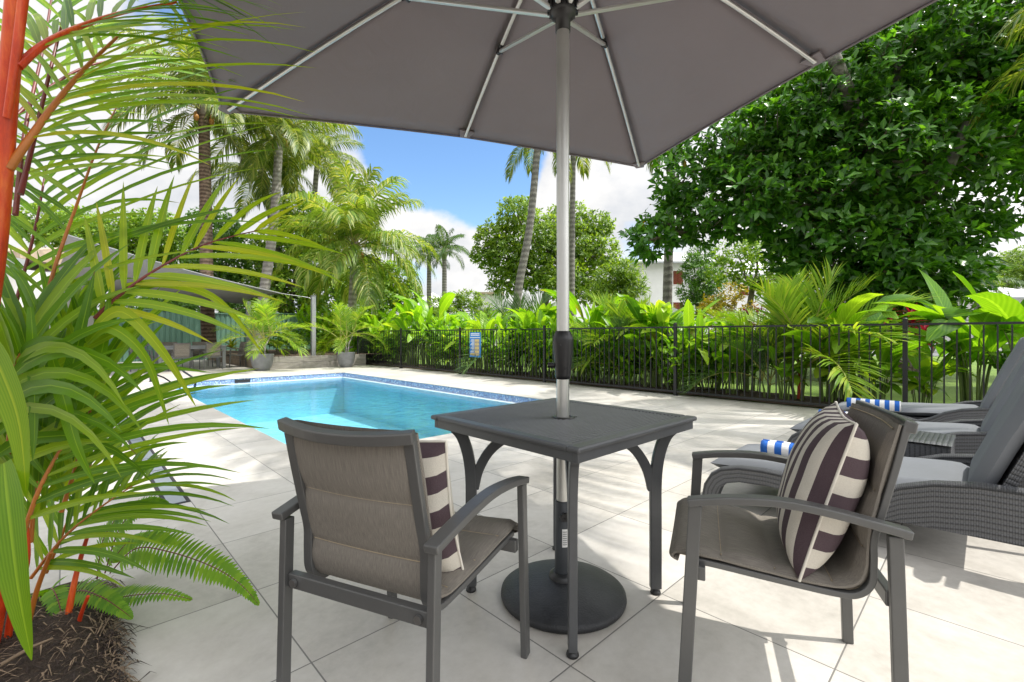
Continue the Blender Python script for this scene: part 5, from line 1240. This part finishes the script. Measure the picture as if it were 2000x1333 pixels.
row = [ # column, b, kind, scale, label
    (625, 8.2, 'g', 1.15, 'bright ginger clump in the raised bed right of the sail post'),
    (655, 8.6, 'g', 1.20, 'tall ginger clump behind the fence-end potted palm'),
    (712, 8.5, 'g', 1.05, 'ginger clump at the very left end of the black fence'),
    (742, 8.9, 'h', 1.10, 'leafy heliconia left of the second fence post'),
    (772, 8.45, 'g', .95, 'ginger clump directly behind the second fence post from the left'),
    (806, 8.7, 'h', 1.12, 'heliconia with leaves spilling over the rail, right of the second post'),
    (842, 9.0, 'h', 1.32, 'tallest heliconia with an upright paddle leaf, below the twin royal palms'),
    (868, 8.45, 'd', 1.1, 'low dark ginger clump left of the third post'),
    (902, 8.7, 'g', .98, 'ginger clump between the third post and the safety sign'),
    (948, 8.6, 'h', 1.0, 'heliconia just right of the safety sign'),
    (985, 8.4, 'd', 1.05, 'low dark bushy clump below the fan of thin palm leaves'),
    (1018, 9.0, 'g', .95, 'ginger clump at the foot of the leaning grey palm'),
    (1048, 8.5, 'h', .98, 'heliconia with broad bright leaves left of the umbrella pole'),
    (1082, 8.7, 'g', .9, 'ginger clump behind the crank housing of the umbrella'),
    (1128, 8.45, 'g', .85, 'ginger clump just right of the umbrella pole'),
    (1152, 8.8, 'h', 1.12, 'heliconia with one tall curled leaf right of the umbrella pole'),
    (1186, 8.4, 'd', .95, 'low dark clump left of the first cane palm'),
    (1272, 8.5, 'h', .92, 'bright heliconia left of the post in the middle of the fence'),
    (1304, 8.75, 'h', 1.02, 'tall bright heliconia in front of the grey palm trunk'),
    (1348, 8.5, 'h', .92, 'heliconia right of the post in the middle of the fence'),
    (1392, 8.75, 'g', .82, 'ginger clump below the yellow croton bush'),
    (1432, 8.45, 'b', .78, 'broad-leaved heliconia seen through the fence left of the second cane palm'),
    (1612, 8.5, 'b', 1.0, 'big-leaved heliconia above the farthest rolled towel'),
    (1668, 8.75, 'b', .95, 'big-leaved heliconia just left of the thick right fence post'),
    (1716, 8.4, 'b', .68, 'low broad-leaved heliconia at the foot of the thick right fence post'),
    (1800, 8.6, 'b', .62, 'small heliconia right of the thick right fence post'),
    (1240, 8.6, 'g', .8, 'ginger clump at the foot of the first cane palm'),
    (1330, 8.3, 'd', .85, 'low clump at the foot of the post in the middle of the fence'),
    (1462, 8.9, 'h', .8, 'heliconia between the yellow croton and the second cane palm'),
    (1530, 8.35, 'b', .72, 'low broad leaves right at the fence under the second cane palm'),
    (1640, 9.2, 'h', .85, 'heliconia behind the big leaves left of the thick right fence post'),
    (680, 9.6, 'g', 1.3, 'ginger clump in the back row left of the first fence bay'),
    (735, 9.8, 'g', 1.25, 'ginger clump in the back row under the short coconut palm'),
    (785, 9.9, 'h', 1.15, 'heliconia in the back row right of the short coconut palm'),
    (885, 9.7, 'g', 1.1, 'ginger clump in the back row under the right royal palm'),
    (930, 9.8, 'h', 1.05, 'heliconia in the back row above the safety sign'),
    (1065, 9.7, 'g', 1.0, 'ginger clump in the back row behind the umbrella pole'),
    (1175, 9.6, 'g', .95, 'ginger clump in the back row left of the first cane palm'),
    (1905, 9.0, 'b', 1.18, 'banana-like plant with long arching leaves behind the loungers'),
    (2015, 8.9, 'b', 1.35, 'tall broad-leaved plant cut by the right edge of the picture')]
for i, (u, b_, kd, sc, lab) in enumerate(row):
    p = along(u, b_)
    if b_ < 8.4 and u < 650: p.z = .38
    plant('ginger_plant' if kd in 'gd' else 'heliconia_plant', lab, p, kd, i, sc, U(0, 6.28), GG if kd in 'gd' else GH, 'ginger' if kd in 'gd' else 'heliconia')
def cane(label, loc, n, sc, seed, fr=FR_cane, group='cane palms behind the fence', name='cane_palm', stemm=M_stem_green, red=False):
    r_ = random.Random(seed); t = thing(name, label, 'palm', loc, 0, group)
    ns = 3 if n > 8 else 1
    for s_ in range(ns):
        a_ = 6.28 * s_ / ns + r_.random(); d = Vector((math.cos(a_), math.sin(a_), 0)); h_ = r_.uniform(.35, .6) * sc if ns > 1 else .3 * sc
        mb = MB(); top = d * .14 * sc + UP * h_; mb.tube([d * .05, d * .09 * sc + UP * h_ * .5, top], [.028 * sc, .024 * sc, .018 * sc], 8); mb.build('stem', M_stem_red if red and s_ == 0 else stemm, t)
        for k in range(n // ns):
            link('frond', fr[min(5, int(k * 5.5 / (n // ns)) )], t, top, (r_.uniform(-.2, .2), 0, a_ + 2.4 * k + r_.uniform(-.4, .4)), sc * r_.uniform(.85, 1.15))
    return t
cane('yellow-green cane palm with upright feathery fronds right of the umbrella pole', along(1225, 8.9), 15, 1.0, 1)
cane('bushy cane palm spreading above the fence left of the big heliconias', along(1560, 8.55), 18, 1.0, 2, red=True)
cane('small cane palm with thin spiky leaves at the foot of the leaning grey palm', along(1012, 9.2), 12, 1.0, 3, FR_pina)
cane('low fan of dark thin leaves seen through the fence below the first cane palm', along(1212, 8.35), 12, .62, 4, FR_pina)
cane('dark spiky clump seen through the fence below the second cane palm', along(1500, 8.4), 12, .62, 5, FR_pina)
# red cordylines
def cordyline(label, loc, h, seed, n=1):
    r_ = random.Random(seed); t = thing('cordyline', label, 'plant', loc, 0, 'red cordylines under the big tree')
    mb = MB(); mb.tube([(0, 0, 0), (.03, .02, h * .5), (0, 0, h)], [.02, .016, .012], 7); mb.build('stem', M_bark_tree, t)
    mb = MB()
    for k in range(34):
        a_ = 2.4 * k; e = R(80 - 85 * k / 34); d = Vector((math.cos(a_) * math.cos(e), math.sin(a_) * math.cos(e), math.sin(e)))
        mb.leaf((0, 0, h - .006 * k), d, UP, r_.uniform(.22, .32), .055, 4, .7, .3, 'lance')
    mb.build('foliage', L_red, t)
cordyline('red-leaved cordyline, highest of three, rising above the fence', base(1733, 8.6), 1.55, 1)
cordyline('red-leaved cordyline peeking over the rail just right of the thick fence post', base(1782, 8.4), 1.38, 2)
cordyline('red-leaved cordyline, lowest of three, seen through the pickets', base(1808, 8.0), 1.08, 3)
# low fern at the fence foot, bromeliads by the dining set
def rosette(name, label, loc, n, ll, lw, mat, seed, e0=78, e1=5, droop=.8, shape='lance', z=0.0, cat='plant'):
    r_ = random.Random(seed); mb = MB()
    for k in range(n):
        a_ = 2.4 * k; e = R(e0 + (e1 - e0) * k / n + r_.uniform(-8, 8)); d = Vector((math.cos(a_) * math.cos(e), math.sin(a_) * math.cos(e), math.sin(e)))
        mb.leaf((0, 0, z), d, UP, ll * r_.uniform(.75, 1.1), lw, 5, droop, .3, shape)
    o = mb.build(name, mat, None, loc=loc); return tag(o, label, cat)
rosette('bromeliad', 'yellow and red leaved bromeliad behind the dining table', W(.9, 22.3, .35), 30, .62, .10, L_brom, 1, z=.75)
rosette('bromeliad', 'dark red bromeliad behind the palm-side end of the dining table', W(-1.2, 22.4, .3), 30, .62, .09, L_red, 2, z=.8)
rosette('bromeliad', 'small yellow leaved plant at the foot of the brown palm trunk', base(452, 17.6, .38), 22, .55, .09, L_brom, 3, z=.2)

# ------------------------------------------------------------------ fern
def fern_frond(mb, rb, pts, n, pl, pw, nrm):
    pts = catmull(pts, 6); k = len(pts); rb.tube(pts, [.0028 - .0018 * i / (k - 1) for i in range(k)], 5, False); nrm = Vector(nrm).normalized()
    for i in range(n):
        t = .10 + .90 * i / n; q = t * (k - 1); j = min(int(q), k - 2); p = pts[j].lerp(pts[j + 1], q - j); d = (pts[j + 1] - pts[j]).normalized(); s_ = d.cross(nrm).normalized()
        l_ = pl * min(1, .45 + t * 2.2) * (1 - max(0, (t - .35) / .66) ** 1.15) + .004
        for sg in (-1, 1):
            mb.leaf(p, s_ * sg + d * .28, s_.cross(d), l_ * rnd.uniform(.9, 1.08), pw, 3, .35, .15, 'lance')
fp = P(232, 1232, .07)
fern = thing('sword_fern', 'green sword fern arching over the paving at the corner of the mulch bed', 'fern', (fp.x - .12, fp.y + .05, .06))
fo = fern.location
for pts, n, pl, nrm in (([(215, 1120, 1.86), (265, 1072, 1.84), (330, 1078, 1.80), (410, 1105, 1.75), (468, 1140, 1.72), (506, 1182, 1.69)], 44, .085, (-.25, -.75, .55)),
                        ([(170, 1160, 1.80), (215, 1170, 1.78), (260, 1163, 1.75), (320, 1160, 1.70), (376, 1172, 1.66)], 30, .052, (.0, -.6, .8)),
                        ([(110, 1190, 1.78), (150, 1155, 1.72), (195, 1165, 1.66), (235, 1190, 1.62), (258, 1208, 1.6)], 30, .05, (.1, -.7, .7)),
                        ([(90, 1200, 1.8), (100, 1150, 1.74), (118, 1190, 1.66), (124, 1260, 1.60)], 26, .05, (.7, -.6, .3)),
                        ([(210, 1110, 1.95), (250, 1060, 2.02), (300, 1045, 2.1), (345, 1060, 2.15)], 30, .06, (-.2, -.6, .7)),
                        ([(205, 1120, 1.95), (235, 1030, 1.95), (285, 985, 1.95), (330, 985, 1.95)], 30, .06, (-.4, -.8, .4)),
                        ([(190, 1130, 1.9), (200, 1060, 1.88), (230, 1010, 1.86), (262, 990, 1.84)], 26, .06, (-.4, -.8, .4))):
    mb, rb = MB(), MB(); fern_frond(mb, rb, [Q(*x) - fo for x in pts], n, pl, .0195, nrm); f_ = mb.build('frond', L_fern, fern); rb.build('midrib', M_stem_dark, f_)

# ------------------------------------------------------------------ mulch bed in the foreground
mb = MB(); mb.grid(mound(-3.2, .115, -2.2, 2.58, .085, .035, 0, 0, 4.0, .10), 70, 100)
structure(mb.build('mulch_mound', M_mulch, rz=ANG), 'dark fibrous mulch bed around the lipstick palm', 'mulch')
r_ = random.Random(5); mbd = MB()
for k in range(9500):
    x, y = r_.uniform(-1.0, .13), r_.uniform(.7, 2.62)
    if r_.random() < .25: x = r_.gauss(.105, .018)
    elif r_.random() < .12: y = r_.gauss(2.56, .02)
    e = max(0, min(1, (.115 - x) / .10, (2.58 - y) / .10)); z = .085 * (.25 + .75 * e) + .035 * e * noise.noise(Vector((x * 2.1, y * 2.1, 4.0))) + .018 * e * noise.noise(Vector((x * 7, y * 7, 4.0)))
    a_ = r_.random() * 6.28; d = Vector((math.cos(a_), math.sin(a_), r_.uniform(-.35, .6))); ln = r_.uniform(.025, .10)
    mbd.leaf((x, y, z + .002), d, UP, ln, r_.uniform(.0015, .0075), 2, 1.2, .1, 'ribbon', m=0 if r_.random() < .45 else 1)
o = mbd.build('mulch_fibre', [M_mulch_l, M_mulch_d], rz=ANG); tag(o, 'loose dry fibres scattered over the dark mulch bed', 'mulch', kind='stuff')
tw = [P(0, 1300, .12), P(60, 1265, .125), P(103, 1247, .12)]
mb = MB(); mb.tube([p - tw[1] for p in tw], [.006, .005, .003], 6); tag(mb.build('dry_twig', M_mulch_l, loc=tw[1]), 'pale dry twig lying on the mulch in the lower left corner', 'twig')

# ------------------------------------------------------------------ lipstick palm (foreground left)
lp = thing('lipstick_palm', 'red-stemmed lipstick palm with long glossy leaflets filling the left foreground', 'palm', P(60, 1255, .05)); LO = Vector(lp.location)
def cane_(pts, r_, mat=M_stem_red):
    mb = MB(); pp = catmull([Q(*p) - LO for p in pts], 6); k = len(pp)
    rr = [r_[0] + (r_[1] - r_[0]) * i / (k - 1) for i in range(k)]; mb.tube(pp, rr, 14); return mb.build('stem', mat, lp)
cane_([(-75, 1500, 1.42), (-60, 1100, 1.40), (-40, 800, 1.36), (-22, 590, 1.33)], (.024, .022))
c_ = cane_([(-22, 600, 1.33), (-6, 480, 1.32), (6, 330, 1.30), (16, 180, 1.28), (28, 40, 1.26), (38, -80, 1.25)], (.022, .022))
mb = MB(); a_ = [Q(-22, 600, 1.33) - LO, Q(-20.8, 592, 1.33) - LO]; mb.tube(a_, .0232, 14); mb.build('node_ring', M_bark_pale, c_)
cane_([(14, 230, 1.27), (26, 150, 1.25), (38, 60, 1.24), (52, -60, 1.25)], (.009, .012))
cane_([(128, 1245, 1.63), (138, 1175, 1.64), (152, 1110, 1.66), (170, 1050, 1.68)], (.012, .006))
cane_([(147, 1250, 1.62), (157, 1205, 1.60), (172, 1165, 1.58)], (.008, .005))
cane_([(-30, 1330, 1.5), (-6, 1210, 1.48), (10, 1120, 1.46), (8, 1020, 1.44)], (.020, .012))
cane_([(8, 1330, 1.55), (22, 1200, 1.52), (52, 1100, 1.50), (50, 1020, 1.48)], (.011, .007))
cane_([(45, 1270, 1.58), (70, 1160, 1.58), (100, 1080, 1.58)], (.009, .006), M_stem_orange)
FRN = random.Random(12)
def lfrond(pts, n, ll, lw, ang=(55, 25), t0=.12, nrm=(.15, -.85, .5), droop=.5, mat=L_lip, rm=M_stem_orange, rr=(.008, .003), sides=(-1, 1), lmul=(1.0, 1.0), segs=7, jit=.10):
    pp = catmull([Q(*p) - LO for p in pts], 8); k = len(pp); mb, rb = MB(), MB(); rb.tube(pp, [rr[0] + (rr[1] - rr[0]) * i / (k - 1) for i in range(k)], 8); nrm = Vector(nrm).normalized()
    for i in range(n):
        for sg in sides:
            t = t0 + (1 - t0) * (i + .5 + FRN.uniform(-.2, .2)) / n; t = min(.995, t); q = t * (k - 1); j = min(int(q), k - 2); p = pp[j].lerp(pp[j + 1], q - j); d = (pp[j + 1] - pp[j]).normalized(); s_ = d.cross(nrm).normalized(); up = s_.cross(d)
            s = (t - t0) / (1 - t0); l_ = ll * (.62 + .55 * math.sin(math.pi * (.15 + .75 * s))) * (lmul[0] if sg < 0 else lmul[1]) * FRN.uniform(.9, 1.1)
            if s > .93: l_ *= .7
            a = R(ang[0] + (ang[1] - ang[0]) * s) * FRN.uniform(.88, 1.12)
            mb.leaf(p, d * math.cos(a) + s_ * sg * math.sin(a) + up * FRN.uniform(-jit, jit * 2), up, l_, lw * FRN.uniform(.75, 1.15), segs, droop * FRN.uniform(.6, 1.4), .28, 'ribbon', twist=FRN.uniform(-.35, .35))
    f_ = mb.build('frond', mat, lp); rb.build('rachis', rm, f_); return f_
# upper fronds: arching red leaf stalks
lfrond([(40, -40, 1.25), (120, -75, 1.30), (220, -70, 1.40), (320, -30, 1.55)], 10, .46, .022, (42, 22), .05, (.1, -.6, .8), .30, L_lip, sides=(-1, 1))
lfrond([(36, 130, 1.25), (85, 88, 1.30), (150, 55, 1.38), (240, 25, 1.50), (345, 5, 1.66)], 12, .42, .021, (45, 25), .18, (.15, -.6, .75), .35, L_lip, M_stem_red, (.011, .004))
lfrond([(18, 330, 1.30), (60, 268, 1.32), (110, 200, 1.37), (165, 135, 1.44), (232, 70, 1.55)], 10, .58, .018, (60, 30), .22, (.1, -.8, .6), .38, L_lip_y, M_stem_orange, (.012, .004), lmul=(.8, 1.1))
lfrond([(40, 380, 1.36), (68, 265, 1.42), (103, 118, 1.52), (138, -20, 1.64)], 13, .44, .018, (65, 35), .10, (.3, -.8, .5), .3, L_lip, M_stem_dark, (.008, .003))
lfrond([(75, 640, 1.52), (108, 520, 1.54), (150, 400, 1.60), (190, 290, 1.70), (232, 200, 1.85)], 12, .54, .017, (65, 30), .12, (.05, -.85, .5), .32, L_lip, M_stem_orange, (.007, .0025), lmul=(.75, 1.12))
lfrond([(30, 420, 1.5), (50, 250, 1.62), (85, 90, 1.78), (110, -60, 1.95)], 12, .48, .020, (60, 30), .1, (.2, -.8, .5), .35, L_lip, M_stem_dark, (.008, .003))
lfrond([(-30, 300, 1.7), (60, 200, 1.9), (170, 130, 2.1), (290, 110, 2.35)], 11, .52, .022, (55, 28), .12, (.1, -.7, .7), .4, L_lip, M_stem_dark, (.009, .003))
# the long maroon frond pointing right, leaflets up and down
lfrond([(185, 622, 1.45), (228, 582, 1.47), (300, 530, 1.52), (400, 478, 1.61), (505, 450, 1.72)], 11, .42, .027, (62, 24), .10, (-.05, -.97, .25), .25, L_lip_y, M_stem_dark, (.0065, .002), lmul=(.98, 1.0), jit=.04)
# lower fronds
lfrond([(45, 1045, 1.36), (75, 960, 1.37), (110, 892, 1.40), (150, 828, 1.44), (188, 775, 1.50)], 11, .46, .024, (58, 38), .06, (.1, -.9, .4), .32, L_lip, M_stem_orange, (.007, .0025), lmul=(.8, 1.05))
lfrond([(60, 1130, 1.58), (125, 1050, 1.62), (205, 985, 1.70), (290, 930, 1.84)], 14, .36, .022, (55, 30), .06, (.1, -.8, .55), .4, L_lip, M_stem_orange, (.006, .002))
lfrond([(90, 1120, 1.70), (140, 1000, 1.74), (180, 900, 1.80), (205, 800, 1.9)], 13, .36, .022, (50, 28), .06, (.1, -.9, .3), .4, L_lip, M_stem_orange, (.006, .002))
lfrond([(60, 1060, 1.55), (75, 900, 1.56), (105, 740, 1.58), (135, 620, 1.62)], 12, .38, .034, (34, 18), .08, (.1, -.95, .2), .3, L_lip, M_stem_orange, (.007, .003))
lfrond([(120, 1000, 1.50), (155, 890, 1.50), (185, 770, 1.52), (205, 700, 1.55)], 9, .34, .032, (32, 16), .08, (.1, -.95, .2), .35, L_lip, M_stem_orange, (.007, .003))
lfrond([(10, 960, 1.38), (22, 820, 1.38), (50, 690, 1.40), (75, 600, 1.46)], 10, .38, .034, (36, 20), .08, (.1, -.95, .2), .5, L_lip, M_stem_orange, (.007, .003))
lfrond([(-40, 1000, 1.32), (-20, 860, 1.30), (10, 760, 1.28), (40, 690, 1.27)], 9, .44, .036, (42, 22), .08, (.2, -.95, .2), .9, L_lip, M_stem_orange, (.007, .003))
lfrond([(0, 700, 1.55), (40, 560, 1.62), (70, 440, 1.7), (90, 330, 1.8)], 12, .40, .022, (55, 28), .08, (.2, -.9, .3), .5, L_lip, M_stem_dark, (.007, .003))
# single broad leaves hanging in front
mb = MB()
def blade(pts, wd, m=0):
    pp = catmull([Q(*p) - LO for p in pts], 6); k = len(pp); vs = []; fs = []; uvs = []
    for i, p in enumerate(pp):
        t = i / (k - 1); d = (pp[min(i + 1, k - 1)] - pp[max(i - 1, 0)]).normalized(); s_ = d.cross(Vector((.15, -1, .1))).normalized(); up = s_.cross(d)
        w = wd / 2 * max(.03, min(1, .5 + t * 2) * (1 - t ** 3)); vs += [p - s_ * w + up * .25 * w, p, p + s_ * w + up * .25 * w]
    for i in range(k - 1):
        q = i * 3; fs += [(q, q + 1, q + 4, q + 3), (q + 1, q + 2, q + 5, q + 4)]; t0, t1 = i / (k - 1), (i + 1) / (k - 1)
        uvs += [[(0, t0), (.5, t0), (.5, t1), (0, t1)], [(.5, t0), (1, t0), (1, t1), (.5, t1)]]
    mb.add(vs, fs, uvs, m, True)
blade([(8, 905, 1.16), (18, 1000, 1.12), (36, 1150, 1.10), (62, 1290, 1.09)], .085)
blade([(-40, 640, 1.22), (5, 730, 1.18), (38, 830, 1.16), (52, 975, 1.15)], .075, 1)
blade([(100, 690, 1.3), (128, 790, 1.28), (150, 870, 1.27), (185, 945, 1.27)], .040)
blade([(60, 600, 1.3), (66, 700, 1.28), (68, 830, 1.27), (64, 900, 1.27)], .030)
blade([(185, 640, 1.42), (240, 610, 1.40), (320, 690, 1.40), (383, 795, 1.42)], .036, 1)
blade([(170, 670, 1.42), (215, 640, 1.40), (285, 700, 1.40), (330, 830, 1.41)], .036, 1)
blade([(20, 800, 1.35), (150, 735, 1.38), (280, 715, 1.42), (412, 728, 1.5)], .026)
blade([(240, 560, 1.5), (330, 555, 1.52), (430, 590, 1.56), (520, 700, 1.62)], .030, 1)
blade([(170, 720, 1.48), (215, 600, 1.48), (300, 555, 1.52), (400, 560, 1.6)], .040)
blade([(95, 860, 1.4), (140, 720, 1.4), (165, 620, 1.41), (185, 530, 1.43)], .042)
for (u0, v0_, u1, v1_, y_, w_, q) in ((60, 1010, 95, 600, 1.50, .034, 0), (85, 1000, 150, 560, 1.54, .032, 0), (40, 980, 30, 600, 1.46, .036, 0), (110, 980, 205, 600, 1.56, .034, 0), (75, 940, 120, 640, 1.44, .038, 0),
    (130, 960, 245, 640, 1.58, .032, 1), (20, 940, 5, 640, 1.42, .034, 0), (100, 930, 170, 660, 1.47, .036, 1), (140, 900, 225, 590, 1.52, .030, 0), (55, 900, 60, 560, 1.55, .030, 0), (160, 930, 262, 720, 1.55, .032, 0), (30, 1000, -20, 700, 1.5, .036, 0)):
    um_, vm_ = u0 + (u1 - u0) * .45 - 6, v0_ + (v1_ - v0_) * .55
    blade([(u0, v0_, y_), (um_, vm_, y_ - .01), (u1 - 4, v1_ + 30, y_ + .01), (u1 + 10, v1_, y_ + .04)], w_, q)
blade([(150, 830, 1.45), (190, 720, 1.45), (208, 640, 1.45), (215, 560, 1.46)], .040)
mb.build('hanging_blades', [L_lip, L_lip_y], lp)

# leaf litter along the foot of the fence and the edge of the bed
r_ = random.Random(77); mb = MB()
for k in range(330):
    if k < 330: x, y = FB - abs(r_.gauss(0, .10)) - .0, r_.uniform(-1.5, 15.3)
    else: x, y = .13 + abs(r_.gauss(0, .06)), r_.uniform(.2, 2.6)
    a_ = r_.random() * 6.28; mb.leaf((x, y, .003), (math.cos(a_), math.sin(a_), .08), UP, r_.uniform(.010, .035), r_.uniform(.005, .014), 2, .5, .3, 'lance', m=r_.randrange(2))
tag(mb.build('leaf_litter', [L_dry, M_mulch_d], rz=ANG), 'dry leaf crumbs scattered on the paving along the fence foot', 'leaf litter', kind='stuff')
